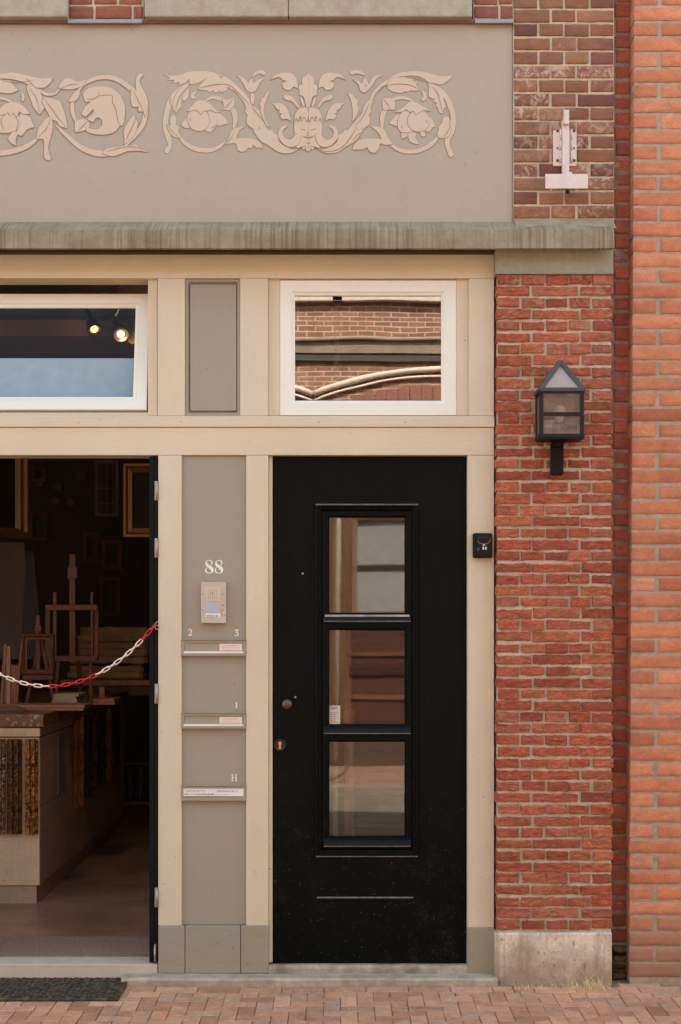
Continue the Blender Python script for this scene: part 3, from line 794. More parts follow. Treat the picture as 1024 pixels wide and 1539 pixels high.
mb = MB(); mb.tube([(X(236.5)+.010*math.cos(t), -.012, Z(943)+.010*math.sin(t)) for t in [i*math.pi/6 for i in range(12)]], .0022, 8, True); mb.build('ring_hook', gmetal, B)

# painted numbers (own serif letter shapes)
def glyph(mb, loops, x, zc, h, yf):
    """loops in a box 0..1 high, y up"""
    fill(mb, [[(x+a*h, zc+b*h) for a, b in catmull([(p[0]*100, p[1]*100, p[2]) for p in lp], True, 8)] if False else [(x+a/100*h, zc+b/100*h) for a, b in catmull([(p[0]*100, p[1]*100, p[2]) for p in lp], True, 8)] for lp in loops], yf, .0012)
def ell(cx, cy, rx, ry, rot=0, n=12):
    return [(cx+rx*math.cos(t)*math.cos(rot)-ry*math.sin(t)*math.sin(rot), cy+rx*math.cos(t)*math.sin(rot)+ry*math.sin(t)*math.cos(rot), False) for t in [2*math.pi*i/n for i in range(n)]]
EIGHT = [[(.30,1.0,0),(.47,.97,0),(.57,.86,0),(.56,.72,0),(.47,.61,0),(.43,.56,0),(.56,.48,0),(.64,.36,0),(.63,.18,0),(.52,.04,0),(.32,0,0),(.12,.04,0),(.02,.17,0),(.03,.32,0),(.12,.43,0),(.18,.48,0),(.07,.60,0),(.04,.75,0),(.10,.91,0)],
         [(.31,.95,0),(.19,.90,0),(.16,.80,0),(.24,.70,0),(.40,.59,0),(.47,.70,0),(.48,.82,0),(.42,.92,0)],
         [(.20,.46,0),(.13,.36,0),(.11,.22,0),(.18,.09,0),(.32,.05,0),(.45,.09,0),(.47,.18,0),(.38,.30,0)]]
TWO = [[(.05,.0,1),(.05,.06,0),(.22,.24,0),(.36,.42,0),(.42,.62,0),(.40,.82,0),(.30,.93,0),(.2,.92,0),(.15,.86,0),(.22,.78,0),(.18,.68,0),(.08,.70,0),(.05,.80,0),(.12,.94,0),(.3,1.0,0),(.48,.94,0),(.6,.78,0),(.56,.56,0),(.40,.38,0),(.24,.2,1),(.45,.2,0),(.54,.3,1),(.6,.3,1),(.57,.0,1)]]
THREE = [[(.1,1.0,1),(.55,1.0,1),(.58,.92,1),(.34,.62,1),(.5,.56,0),(.6,.4,0),(.57,.16,0),(.42,.02,0),(.22,.0,0),(.06,.08,0),(.04,.2,0),(.12,.28,0),(.21,.2,0),(.17,.08,0),(.27,.05,0),(.38,.12,0),(.43,.3,0),(.38,.48,0),(.26,.53,0),(.16,.5,1),(.14,.53,1),(.38,.85,1),(.15,.85,0),(.09,.76,1),(.05,.76,1)]]
ONE = [[(.05,0,1),(.05,.05,1),(.17,.08,1),(.17,.82,1),(.05,.82,1),(.05,.87,1),(.22,.92,1),(.34,1.0,1),(.36,1.0,1),(.36,.08,1),(.48,.05,1),(.48,0,1)]]
AITCH = [[(0,0,1),(0,.06,1),(.1,.08,1),(.1,.92,1),(0,.94,1),(0,1,1),(.36,1,1),(.36,.94,1),(.27,.92,1),(.27,.55,1),(.62,.55,1),(.62,.92,1),(.53,.94,1),(.53,1,1),(.89,1,1),(.89,.94,1),(.79,.92,1),(.79,.08,1),(.89,.06,1),(.89,0,1),(.53,0,1),(.53,.06,1),(.62,.08,1),(.62,.47,1),(.27,.47,1),(.27,.08,1),(.36,.06,1),(.36,0,1)]]
yg = .0154
mb = MB()
for a in (308, 322.5): glyph(mb, EIGHT, X(a, yg), Z(862, yg), 20.5/S, yg)
o = mb.build('house_number', digit, B)
for gl, a, b, h in ((TWO, 282.5, 955.5, 10.5), (THREE, 352.5, 956.5, 10.5), (ONE, 353, 1064.3, 9.5), (AITCH, 347.5, 1174.5, 10.5)):
    mb = MB(); glyph(mb, gl, X(a, yg), Z(b, yg), h/S, yg); mb.build('flat_number', digit, B)

# ---- letter plates
redink = plain('red_ink', (222, 140, 124), .7); ink = plain('dark_ink', (120, 112, 108), .7); stick = plain('sticker_paper', (228, 206, 190), .6)
def letter_plate(pt, pb, flap, label, sticker, card):
    y = .0152
    t = empty('letter_plate', (X(321), y, Z(pb)), label, 'letterbox', 'letterboxes in the taupe panel')
    mb = MB(); x0, x1, z0, z1 = X(272.4), X(369.8), Z(pb), Z(pt)
    mb.plate(x0, x1, z0, z1, [(X(276.5), X(366), Z(flap+3), Z(pt+5.5))], -.004, y)
    mb.box(x0, x1, -.012, -.0042, z1-.0035, z1+.001, .001); mb.box(x0, x1, -.012, -.0042, z0-.001, z0+.002, .001)
    mb.build('plate', greyp, t)
    mb = MB(); mb.box(X(276.8), X(365.7), .0, .0025, Z(flap), Z(pt+5.8), .001); mb.build('flap', greyp, t)
    if sticker:
        mb = MB(); mb.box(X(330), X(364), -.0012, -.0004, Z(flap-1), Z(pt+6.5), .0004); s_ = mb.build('no_junk_mail_sticker', stick, t)
        mb = MB(); hgt = (flap-1)-(pt+6.5)
        for i in range(3 if card == 3 else 2):
            yy = pt+6.5+hgt*((i+.8)/(3.3 if card == 3 else 2.7)); x = 334 if i else 338; e = 361 if i else 357
            while x < e:
                wq = random.uniform(.8, 2.6); mb.box(X(x), X(min(x+wq, e)), -.0017, -.0013, Z(yy+.8), Z(yy)); x += wq+.5
        mb.build('sticker_text', redink, s_)
    if card in (2, 3):
        mb = MB(); mb.box(X(276.5), X(366), -.006, .001, Z(flap+3), Z(flap), .001); mb.build('white_strip', white, t)
    else:
        mb = MB(); mb.box(X(276.2), X(366.2), -.006, .001, Z(flap+2), Z(pt+5.5), .001); c_ = mb.build('name_card', plain('card', (232, 222, 212), .5), t)
        mb = MB(); text(mb, 'KERKSTRAAT 88 - H', X(326), Z(flap-4.6), .0125, -.0064, xs=.93); 
        for yy, xa, xe_ in ((pt+7.5, 279, 308), (flap-3, 277.5, 322)):
            x = xa
            while x < xe_:
                wq = random.uniform(.7, 1.9); hh = random.uniform(1.4, 2.2)
                mb.box(X(x), X(x+.35), -.0066, -.0061, Z(yy+2.2), Z(yy+2.2-hh)); mb.box(X(x+.35), X(x+wq), -.0066, -.0061, Z(yy+2.2-random.choice((0, hh-.4))), Z(yy+1.8-random.choice((0, hh-.4)))); x += wq+random.uniform(.5, .9)
        mb.box(X(298), X(345), -.0066, -.0061, Z(flap-.2), Z(flap-.6))
        mb.build('card_text', ink, c_)
    return t
letter_plate(961, 985.5, 979, 'taupe letterbox flap just below the painted 2 and 3, with pink and white sticker', True, 3)
letter_plate(1071, 1094.5, 1088.5, 'taupe letterbox flap between the painted 1 and H, with pink and white sticker', True, 2)
letter_plate(1180, 1203, 1195, 'lowest letterbox, below the painted H, with long white name card reading Kerkstraat 88 - H', False, 1)

# ---- intercom
yi = -.022
t = empty('intercom', (X(321), .0152, Z(937)), 'beige door intercom with speaker grille and bell button below the painted 88', 'intercom')
mb = MB(); mb.box(X(302.2, yi), X(339.6, yi), yi, .0148, Z(936.5, yi), Z(875, yi), .002)
mb.build('housing', plain('intercom_beige', (192, 176, 156), .45, .1), t)
mb = MB(); mb.box(X(309.8), X(331.6), yi-.0016, yi+.001, Z(904), Z(882.5), .001); sp_ = mb.build('speaker_module', plain('intercom_beige2', (200, 184, 164), .45), t)
dark = plain('dark_dot', (70, 56, 46), .7)
mb = MB()
for i in range(5):
    for j in range(5): mb.lathe([(0, .0018), (-.0004, .0018)], (X(314.2+i*3.05), yi-.0017, Z(887+j*3.05)), n=6)
mb.build('speaker_hole', dark, sp_)
mb = MB(); mb.lathe([(0, .007), (-.0003, .007)], (X(319.5), yi-.0016, Z(891.5)), n=12); mb.build('stain', plain('tan', (206, 160, 118), .7), sp_)
mb = MB(); mb.box(X(309.8), X(331.6), yi-.002, yi+.001, Z(921), Z(906.8), .001); mb.build('call_button', plain('button_blue_grey', (176, 180, 186), .25), t)
mb = MB(); mb.box(X(309.8), X(331.6), yi-.002, yi+.001, Z(928), Z(921.6), .001); b_ = mb.build('name_label', plain('label_w', (222, 216, 208), .4), t)
mb = MB()
for a in (312, 314, 317, 319.5, 322, 325, 327.5): mb.box(X(a), X(a+1.3), yi-.0026, yi-.0022, Z(927), Z(924.6))
mb.build('label_text', ink, b_)
mb = MB()
for a, b, r in ((305.5, 893.3, .0032), (336, 893.3, .0032), (305.6, 917.5, .003)): MB().lathe([(0, r), (-.0008, r)], (X(a), yi, Z(b)), n=8).build('screw', plain('scr', (120, 100, 84), .6), t)
for a, b in ((334.5, 910), (336.8, 910.5), (336, 916.8), (333.6, 918.5), (334.6, 924.6), (337.8, 924.6)): mb.box(X(a-.5), X(a+.6), yi-.0006, yi, Z(b+1), Z(b-1))
mb.build('printed_symbols', plain('sym', (120, 100, 84), .6), t)

# ---- key safe
yk = -.045
t = empty('key_safe', (X(726), 0, Z(838)), 'small black key safe on the cream post beside the brick pier', 'key safe')
bk = plain('safe_black', (18, 18, 19), .45, 0, bump=.1, spec=.2)
MB().box(X(711.5, yk), X(740.5, yk), yk, -.002, Z(838.5, yk), Z(801, yk), .008).build('body', bk, t)
mb = MB(); mb.box(X(716, yk), X(736, yk), yk-.006, yk-.0005, Z(834, yk), Z(805, yk), .004); cv = mb.build('cover', bk, t)
mb = MB(); a = [(X(717.5), Z(809)), (X(734), Z(808.5)), (X(735), Z(814)), (X(731), Z(818.3)), (X(727.5), Z(818.5)), (X(724), Z(818.5)), (X(719), Z(817.5)), (X(717), Z(814))]
mb.tube([(p[0], yk-.008, p[1]) for p in a], .0013, 6, True); mb.tube([(X(715.5), yk-.007, Z(824)), (X(717.5), yk-.007, Z(829.5)), (X(719.5), yk-.007, Z(824))], .001, 6)
mb.build('engraved_ring', plain('worn_grey', (150, 134, 122), .5), cv)
mb = MB(); mb.box(X(723.8), X(726.2), yk-.009, yk-.006, Z(827), Z(822.7), .001); mb.box(X(727.8), X(730.3), yk-.009, yk-.006, Z(827), Z(822.7), .001); mb.box(X(724.5), X(727.5), yk-.009, yk-.006, Z(821.3), Z(819), .001)
mb.build('latch', plain('ivory', (214, 196, 176), .5), cv)

# ---- wall lantern
t = empty('wall_lantern', (X(838), yp, Z(713)), 'black house shaped lantern with glass panes mounted on the red brick pier', 'lantern')
lf = -.235; lb = -.085
x0, x1 = X(811.5, lf), X(878.5, lf); z0, z1 = Z(657, lf), Z(587, lf); w = .019
mt = plain('lantern_black', (32, 29, 28), .55, 0, bump=.25, spec=.25)
mb = MB()
for x in (x0, x1-w):
    for y in (lf, lb-w): mb.box(x, x+w, y, y+w, z0+.018, z1-.012, .002)
for z, h in ((z0, .018), (z1-.012, .012)):
    mb.box(x0-.002, x1+.002, lf-.003, lf+w, z, z+h, .002); mb.box(x0-.002, x1+.002, lb-w, lb+.002, z, z+h, .002)
    mb.box(x0-.002, x0+w, lf+w+.0005, lb-w-.0005, z, z+h, .002); mb.box(x1-w, x1+.002, lf+w+.0005, lb-w-.0005, z, z+h, .002)
zm = Z(622, lf)
mb.box(x0+w+.0005, x1-w-.0005, lf, lf+.012, zm-.009, zm+.009, .001)
mb.box(x0+w+.0005, x1-w-.0005, lb-.012, lb, zm-.005, zm+.005, .001)
mb.box(x0+.001, x1-.001, lf+.001, lb-.001, z0-.006, z0-.0005, .001)
mb.build('lantern_frame', mt, t)
ap = Vector(((x0+x1)/2, (lf+lb)/2-.02, Z(541.5, (lf+lb)/2-.02)))
cs = [Vector((x0, lf, z1)), Vector((x1, lf, z1)), Vector((x1, lb, z1)), Vector((x0, lb, z1))]
mb = MB()
for k in range(4):
    bar(mb, cs[k], ap-Vector((0,0,.004)), .022, .012, .002); bar(mb, cs[k]+Vector((0,0,.006)), cs[(k+1) % 4]+Vector((0,0,.006)), .018, .013, .002)
mb.build('roof_frame', plain('lantern_roof', (62, 60, 58), .5, 0, spec=.5), t)
fog = NT('frosted_roof_glass'); fog.set(.5); fog.color(C4((170, 154, 142))); fog.b.inputs['Transmission Weight'].default_value = .15
for k in range(4):
    a, b = cs[k], cs[(k+1) % 4]; n_ = (b-a).cross(ap-a).normalized()*.002
    mb = MB(); i0 = Vector((0,0,.008)); P = [a+i0, b+i0, ap-Vector((0,0,.012))]; P = [p-n_*2 for p in P]
    mb.add([tuple(p) for p in P]+[tuple(p-n_) for p in P], [(0,1,2),(5,4,3),(0,3,4,1),(1,4,5,2),(2,5,3,0)]); mb.build('roof_pane', fog.m, t)
lg = glass('lantern_glass', .05, (.84, .8, .76, 1), .2, 1.6, .2)
for q in ((x0+w, x1-w, lf+.006, lf+.009), (x0+w, x1-w, lb-.009, lb-.006)): MB().box(*q, z0+.016, z1-.008).build('pane', lg, t)
for q in ((x0+.006, x0+.009, lf+w, lb-w), (x1-.009, x1-.006, lf+w, lb-w)): MB().box(*q, z0+.016, z1-.008).build('pane', lg, t)
cx, cy = (x0+x1)/2, (lf+lb)/2
mb = MB(); mb.lathe([(0, .028), (.075, .028), (.08, .02)], (cx, cy, z0), 'z', 20); mb.build('bulb_socket', plain('socket', (96, 84, 76), .6), t)
mb = MB(); mb.lathe([(0, .014), (.02, .02), (.045, .032), (.07, .03), (.085, .016), (.088, .004)], (cx, cy, z0+.081), 'z', 20); mb.build('bulb', plain('bulb', (226, 214, 200), .2), t)
mb = MB(); mb.box(X(829, -.1), X(847, -.1), -.115, yp+.004, Z(713, -.1), Z(664.5, -.1), .006); mb.box(X(832, -.13), X(842, -.13), lf+.07, -.116, z0-.034, z0-.007, .004)
mb.box(X(840, -.16), X(851, -.16), lf+.05, lf+.085, z0-.018, z0-.007, .003)
mb.build('wall_bracket', plain('bracket_black', (30, 27, 26), .8, 0, bump=.6, spec=.15), t)

# ---- painted iron bracket on upper pier
t = empty('iron_bracket', (X(848), yfU, Z(290)), 'pale pink painted iron bracket bolted to the brown brick above the cornice', 'bracket')
pk = plain('pink_white_paint', (216, 194, 178), .5, bump=.15)
y0 = yfU-.001
MB().box(X(831.5, y0), X(866.5, y0), y0-.008, y0, Z(250, y0), Z(196, y0), .002).build('back_plate', pk, t)
for a in (841.5, 857.2):
    mb = MB()
    for s0, s1 in ((198, 213), (215, 229), (231, 248)): mb.tube([(X(a), y0-.010, Z(s1)), (X(a), y0-.010, Z(s0))], .006, 8)
    mb.build('weld_bead', plain('weld', (206, 200, 198), .4, .3, bump=.8, bs=200), t)
mb = MB(); yy = -.075; mb.box(X(846, yy), X(856, yy), yy, y0-.008, Z(262, yy), Z(178, yy), .002); mb.build('upright', pk, t)
mb = MB(); mb.box(X(848.5, -.105), X(856, -.105), -.105, -.0755, Z(185.5, -.105), Z(164.5, -.105), .0015); mb.box(X(846.5, -.08), X(848.3, -.08), -.085, -.0755, Z(186, -.09), Z(174, -.09), .001); mb.build('hook', pk, t)
yy = -.11; mb = MB(); mb.box(X(820, yy), X(884, yy), yy, yy+.008, Z(283, yy), Z(261, yy), .0015); mb.box(X(846), X(855), yy+.008, y0-.0, Z(276), Z(268), .001); mb.build('cross_plate', pk, t)
mb = MB(); mb.lathe([(0, .011), (.012, .011)], (X(849.5), -.075, Z(290, -.075)), 'z', 10); mb.lathe([(.012, .006), (.04, .006)], (X(849.5), -.075, Z(290, -.075)), 'z', 10); mb.build('bolt', plain('dk', (70, 58, 50), .6, .4), t)
rb = plain('rust', (112, 62, 44), .8)
for a in (836.5, 861.5):
    for b, r in ((200.8, .0068), (226.5, .0045), (245, .0075)):
        mb = MB(); mb.lathe([(0, r), (-.005, r*.9), (-.007, r*.4)], (X(a), y0-.008, Z(b)), n=10); mb.build('screw_head', rb, t)
# ------------------------------------------------------------------ NEIGHBOUR BUILDING
N = empty('neighbour_building', (X(948), -.06, 0), 'orange red brick building at the right edge with a recessed brick strip', 'building')
yn = -.06
def leanf(z): return (z-2.4)*.0052
mb = MB(); py = 1468.0; k = 0; rj = random.Random(3)
while py > -420:
    t_ = py-18.6
    x = 950.0; first = True; segs = []
    if k % 2 == 0:
        segs = [(950, 1027), (1033, 1110), (1116, 1193), (1199, 1276)]
    else:
        segs = [(950, 985), (991.5, 1068), (1074, 1151), (1157, 1234), (1240, 1276)]
    for a, b in segs:
        brick(mb, X(a, yn), X(b, yn), Z(py, yn), Z(t_, yn), yn, .105 if a == 950 else .05, .0009, .03, .0012, .0018, 18, leanf)
    py -= 23.2; k += 1
mb.build('front_brickwork', nbrick, N)
mb = MB()
zs = [Z(1480, yn), Z(-420, yn)]; vs = []
for z in zs:
    for x, y in ((X(950.9, yn), yn+.004), (X(1280, yn), yn+.004), (X(1280, yn), .5), (X(950.9, yn), .5)): vs.append((x+leanf(z), y, z))
mb.add(vs, [(0,1,5,4),(1,2,6,5),(2,3,7,6),(3,0,4,7),(4,5,6,7),(3,2,1,0)]); mb.build('mortar', mortar_n, N)
# recessed strip
yr = .045; mb = MB(); py = 1440.0; k = 0
while py > -420:
    a = 921 if k % 2 else 923; b = 946.5 + (2 if k % 2 else -1)
    brick(mb, X(a, yr), X(b, yr)+.02*(k % 2), Z(py, yr), Z(py-19, yr), yr+random.uniform(-.004, .004), .05, .003, .012, .005, .003, 26, leanf)
    py -= 23.2; k += 1
mb.build('recessed_brickwork', rbrick, N)
mb = MB(); mb.box(X(915, yr), X(965, yr), yr+.005, .5, 0, Z(-420)); mb.build('recess_mortar', mortar_d, N)
mb = MB(); rr = random.Random(11)
for k in range(7):
    z = .02+k*.022; brick(mb, X(922, .02), X(948, .02), z, z+.026, .01+rr.uniform(-.02, .02), .05, .012, .01, .008, .006, 30)
mb.build('crumbling_footing', stone('rubble', (112, 94, 74), (70, 56, 42), 18, .95, 1.0), N)
m = MB(); m.box(X(1280, yn), 12, .05, 9, 0, 9.9); m.box(X(948, .5), X(1280), .5, 9, 0, 9.9); m.build('wall', walltex('nwall', (212,130,92), (204,118,82), (150,134,114), .25, .077), N)
m = MB(); m.box(X(1284, yn), 12, -.06, .05, 0, 9.9); m.build('front_wall', walltex('nwall2', (212,130,92), (204,118,82), (150,134,114), .25, .077), N)

# ------------------------------------------------------------------ GROUND
def soil():
    return stone('joint_sand', (150, 122, 98), (124, 98, 78), 14, .95, .6)
def sheet(name, x0, x1, y0, y1, z0, z1, mat, nx=1):
    mb = MB(); mb.add([(x0, y0, z0), (x1, y0, z0), (x1, y1, z1), (x0, y1, z1)], [(0,1,2,3)])
    o = mb.build(name, mat); o['kind'] = 'structure'; return o
sheet('ground', -80, 80, -80, 80, -.13, -.13, stone('earth', (130, 112, 94), (112, 96, 80), 3))
pavebrick = brickmat('paver', [(206,150,114), (190,136,102), (212,158,120), (178,126,96), (202,142,106), (194,146,114)], .35, (204,180,160), None, bscale=70, bump=.35, wr=(1, 1, 1), mott=.2)
mb = MB(); u = .079
def paver(x0, x1, y0, y1):
    g = .0016; a, b, c_, d_ = x0+g, x1-g, y0+g, y1-g
    zc = lambda x, y: .018+y*.012+noise.noise(Vector((x*1.3, y*1.3, 0)))*.006
    h = random.uniform(-.001, .001); r = .0025; base = len(mb.v); j = [random.uniform(-.0012, .0012) for _ in range(4)]
    a += j[0]; b += j[1]; c_ += j[2]; d_ += j[3]
    ring0 = [(a+r, c_+r), (b-r, c_+r), (b-r, d_-r), (a+r, d_-r)]; ring1 = [(a, c_), (b, c_), (b, d_), (a, d_)]
    for x, y in ring0: mb.v.append((x, y, zc(x, y)+h))
    for x, y in ring1: mb.v.append((x, y, zc(x, y)+h-r*.8))
    for x, y in ring1: mb.v.append((x, y, zc(x, y)-.05))
    F = [(0,1,2,3)]+[(k, k+4, (k+1) % 4+4, (k+1) % 4) for k in range(4)]+[(k+4, k+8, (k+1) % 4+8, (k+1) % 4+4) for k in range(4)]
    for f in F: mb.f.append(tuple(base+q for q in f)); mb.sm.append(False)
yE = -.232; x = -4.2
while x < 4.2:
    w_ = .205 if x < .7 else random.choice((.205, .205, .1)); paver(x, x+w_, -.231, -.132); x += w_+.001
for x in [(-4.2+.205*i) for i in range(15)]:
    if x < X(188)-.2: paver(x, x+.204, -.131, -.006)
x = 1.38
while x < 4.2: paver(x, x+.204, -.131, -.07); x += .205
for i in range(int(-4.2/u), int(4.2/u)):
    for j in range(0, int(2.3/u)):
        k = (i+j+1) % 4; x = i*u; y = yE-(j+1)*u
        if k == 0: paver(x, x+2*u, y, y+u)
        elif k == 3:
            paver(x, x+u, y, y+(2*u if j else u))
        elif k == 2 and j == 0: pass
o = mb.build('pavement', pavebrick); o['kind'] = 'structure'
sheet('joint_sand', -4.4, 4.4, -2.6, .5, -.0182, .0155, soil())
kb = walltex('clinker', (176,132,112), (160,116,98), (120,100,82), .2, .1)
def flatbrick(name, c1, c2, mo):
    t = NT(name); t.set(.85, 0, .3); b = t.n.new('ShaderNodeTexBrick'); t.l.new(t.co, b.inputs['Vector'])
    b.inputs['Scale'].default_value = 1; b.inputs['Brick Width'].default_value = .2; b.inputs['Row Height'].default_value = .07; b.inputs['Mortar Size'].default_value = .005
    b.inputs['Color1'].default_value = C4(c1); b.inputs['Color2'].default_value = C4(c2); b.inputs['Mortar'].default_value = C4(mo)
    t.color(t.mix(1.0, b.outputs[0], t.rng(t.noise(1.5, 5), .3, .7, .8, 1.15), 'MULTIPLY')); return t.m
pm = flatbrick('far_paving', (184,142,122), (170,126,106), (110, 94, 80))
mb = MB(); mb.box(-40, -4.21, -2.55, .4, -.12, .0); mb.box(4.21, 40, -2.55, .4, -.12, .0); o = mb.build('pavement', pm); o['kind'] = 'structure'
mb = MB(); mb.box(-40, 40, -2.72, -2.56, -.12, -.005, .01); o = mb.build('kerb', stone('kerb_granite', (176, 164, 150), (150, 138, 124), 20)); o['kind'] = 'structure'
sheet('road', -40, 40, -8.4, -2.73, -.1, -.1, flatbrick('road_clinker', (150,140,126), (136,126,112), (96, 88, 78)))
mb = MB(); mb.box(-40, 40, -8.58, -8.41, -.12, .01, .01); o = mb.build('kerb', stone('kerb_granite2', (170, 158, 144), (150, 140, 126), 20)); o['kind'] = 'structure'
mb = MB(); mb.box(-40, 40, -11.2, -8.59, -.12, .005); o = mb.build('pavement', pm); o['kind'] = 'structure'

# dry weeds along the plinth, and small litter of dry leaves
mb = MB(); rr = random.Random(5)
def blade(x, y, z, ln_, az, tl, w_=.0016):
    p = Vector((x, y, z)); pts = []
    for i in range(5):
        f = i/4; q = tl*f
        pts.append(p + Vector((math.cos(az)*ln_*f*math.sin(q+.15), math.sin(az)*ln_*f*math.sin(q+.15)*.6, ln_*f*math.cos(q))))
    b_ = len(mb.v)
    for i, q in enumerate(pts):
        ww = w_*(1-i/4.3); mb.v += [(q.x-ww, q.y, q.z), (q.x+ww, q.y+ww*.4, q.z)]
    for i in range(4): mb.f.append((b_+2*i, b_+2*i+1, b_+2*i+3, b_+2*i+2)); mb.sm.append(True)
for k in range(330):
    px = rr.choice((rr.gauss(870, 30), rr.gauss(895, 14), rr.uniform(745, 935), rr.gauss(795, 12)))
    y = -.135-abs(rr.gauss(0, .025)); x = X(px, y)
    if y > -.128: y = -.13
    blade(x, y, .006, rr.uniform(.012, .06)*(1.5 if 850 < px < 910 else .8), rr.uniform(0, 6.28), rr.uniform(.3, 1.5), rr.uniform(.0008, .002))
blade(X(872), -.15, .005, .2, .0, .95, .0016); blade(X(858), -.15, .005, .16, 3.0, .9, .0014); blade(X(880), -.15, .005, .15, 2.6, .6, .0014); blade(X(868), -.15, .005, .17, .3, 1.2, .0014)
o = mb.build('dry_grass', plain('straw', (226, 196, 142), .8)); tag(o, kind='stuff')
mb = MB()
for k in range(260):
    px = rr.choice((rr.uniform(0, 1024), rr.uniform(190, 760), rr.uniform(520, 760))); y = -.13-abs(rr.gauss(0, .16)); x = X(px, y)
    blade(x, y, .014+y*.012, rr.uniform(.006, .022), rr.uniform(0, 6.28), rr.uniform(.6, 1.5), rr.uniform(.001, .0026))
o = mb.build('green_weeds', plain('weed_green', (150, 140, 84), .8)); tag(o, kind='stuff')
mb = MB()
for k in range(90):
    px = rr.uniform(0, 1024); y = -.14-abs(rr.gauss(0, .22)); x = X(px, y); s_ = rr.uniform(.002, .007); z = .021+y*.012
    a = rr.uniform(0, 3.1); ca, sa = math.cos(a)*s_, math.sin(a)*s_
    mb.add([(x-ca, y-sa, z), (x+sa*.5, y-ca*.5, z+.002), (x+ca, y+sa, z), (x-sa*.5, y+ca*.5, z+.001)], [(0,1,2,3)])
o = mb.build('leaf_litter', plain('litter', (226, 206, 176), .8)); tag(o, kind='stuff')

# ------------------------------------------------------------------ DOOR MAT
t = empty('door_mat', (X(90), -.2, .02), 'dark woven rubber mat on the paving in front of the open shop doorway', 'door mat')
rub = NT('rubber'); rub.set(.75); n1 = rub.noise(40, 4); rub.color(rub.mix(rub.rng(n1, .45, .62, 0, 1), C4((56, 47, 40)), C4((98, 84, 58)))); rub.bump(rub.noise(120, 3), .3, .004)
mx0, mx1, my0, my1 = X(-100), -1.05, -.40, -.035
MB().box(mx0, mx1, my0, my1, .018, .030, .003).build('mat_base', rub.m, t)
mb = MB(); a = .026; nx = int((mx1-mx0)/a); ny = int((my1-my0)/(a*.8))
for i in range(nx):
    for j in range(ny):
        x = mx0+(i+.5)*(mx1-mx0)/nx; y = my0+(j+.5)*(my1-my0)/ny
        s1 = 1 if (i+j) % 2 else -1
        bar(mb, (x-.012, y-.006*s1, .033), (x+.012, y+.006*s1, .036), .008, .008)
mb.build('mat_weave', rub.m, t)

# ------------------------------------------------------------------ SHOP INTERIOR
fz = Z(1449.5)-.006
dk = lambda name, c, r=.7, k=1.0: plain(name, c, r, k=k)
floor = stone('shop_floor', (166, 130, 108), (134, 102, 82), 3, .35, .1)
o = MB().box(-5.9, X(262), .162, 8.3, fz-.05, fz).build('floor', floor); o['kind'] = 'structure'
rugm = stone('coir', (166, 138, 118), (136, 110, 92), 60, .95, .8)
o = MB().box(-2.9, X(222), .17, .62, fz+.001, fz+.008).build('entrance_rug', rugm); tag(o, 'grey brown coir entrance rug just inside the open shop doorway', 'rug')
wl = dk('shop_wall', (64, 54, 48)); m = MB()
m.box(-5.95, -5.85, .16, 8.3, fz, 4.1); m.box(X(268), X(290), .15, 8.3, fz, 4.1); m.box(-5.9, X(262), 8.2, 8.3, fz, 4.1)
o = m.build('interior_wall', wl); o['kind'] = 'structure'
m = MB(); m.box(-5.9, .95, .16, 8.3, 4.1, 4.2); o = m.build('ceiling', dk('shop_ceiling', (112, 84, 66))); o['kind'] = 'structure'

# ceiling beam, spot rail
zc = Z(452, 1.5)
def P(px, py, y): return Vector((X(px, y), y, Z(py, y)))
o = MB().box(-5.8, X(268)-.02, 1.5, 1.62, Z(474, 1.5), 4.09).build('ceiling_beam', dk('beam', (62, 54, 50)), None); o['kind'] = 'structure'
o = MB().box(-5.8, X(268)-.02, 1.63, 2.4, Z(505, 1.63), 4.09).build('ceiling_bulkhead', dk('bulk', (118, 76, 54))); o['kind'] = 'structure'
bulbm = emis('warm_bulb', (255, 190, 92), .9)
def spot(px, py, ex, ey, label, aim, power, y=1.25):
    base_ = P(px, py, y); t = empty('spotlight', base_, label, 'spotlight', 'spotlights hanging inside the shop')
    d = (P(ex, ey, y-.055)-base_); L = d.length; dn = d.normalized()
    Rm = dn.to_track_quat('Z', 'Y').to_matrix().to_4x4(); Mx = Matrix.Translation(base_) @ Rm
    mb = MB(); mb.lathe([(-.03, .014), (.0, .018), (.05, .018), (.055, .012), (.075, .014), (.10, .034), (.15, .044), (.175, .046), (.176, .040), (.150, .036), (.140, .01)], (0, 0, 0), 'z', 18); mb.xform(Mx); mb.build('lamp_housing', dk('spot_black', (26, 22, 20), .4), t)
    mb = MB(); mb.lathe([(.142, .010), (.150, .019), (.160, .022), (.168, .017), (.171, .006)], (0, 0, 0), 'z', 18); mb.xform(Mx); mb.build('bulb', bulbm, t)
    mb = MB(); mb.tube([base_, base_+Vector((.05, 0, .09)), base_+Vector((.2, .02, .16)), base_+Vector((.38, .1, .22))], .006, 6); mb.build('cable', dk('cable', (120, 100, 88)), t)
    li = bpy.data.lights.new('spot_lamp', 'SPOT'); li.energy = power; li.color = (1, .68, .36); li.spot_size = R(110); li.spot_blend = .6; li.shadow_soft_size = .04
    lo = bpy.data.objects.new('lamp_light', li); COL.objects.link(lo); lo.parent = t
    lo.location = dn*.21+Vector((0, -.06, 0)); lo.rotation_euler = (-Vector(aim)).to_track_quat('Z', 'Y').to_euler()
spot(131.5, 469, 138, 485, 'left one of the two small black spotlights seen through the tilted window', (0, 0, -1), 5)
spot(171, 479, 177, 492, 'right one of the two small black spotlights, nearer the cream post, glowing brightly', (.16, 1, .06), 2.2)
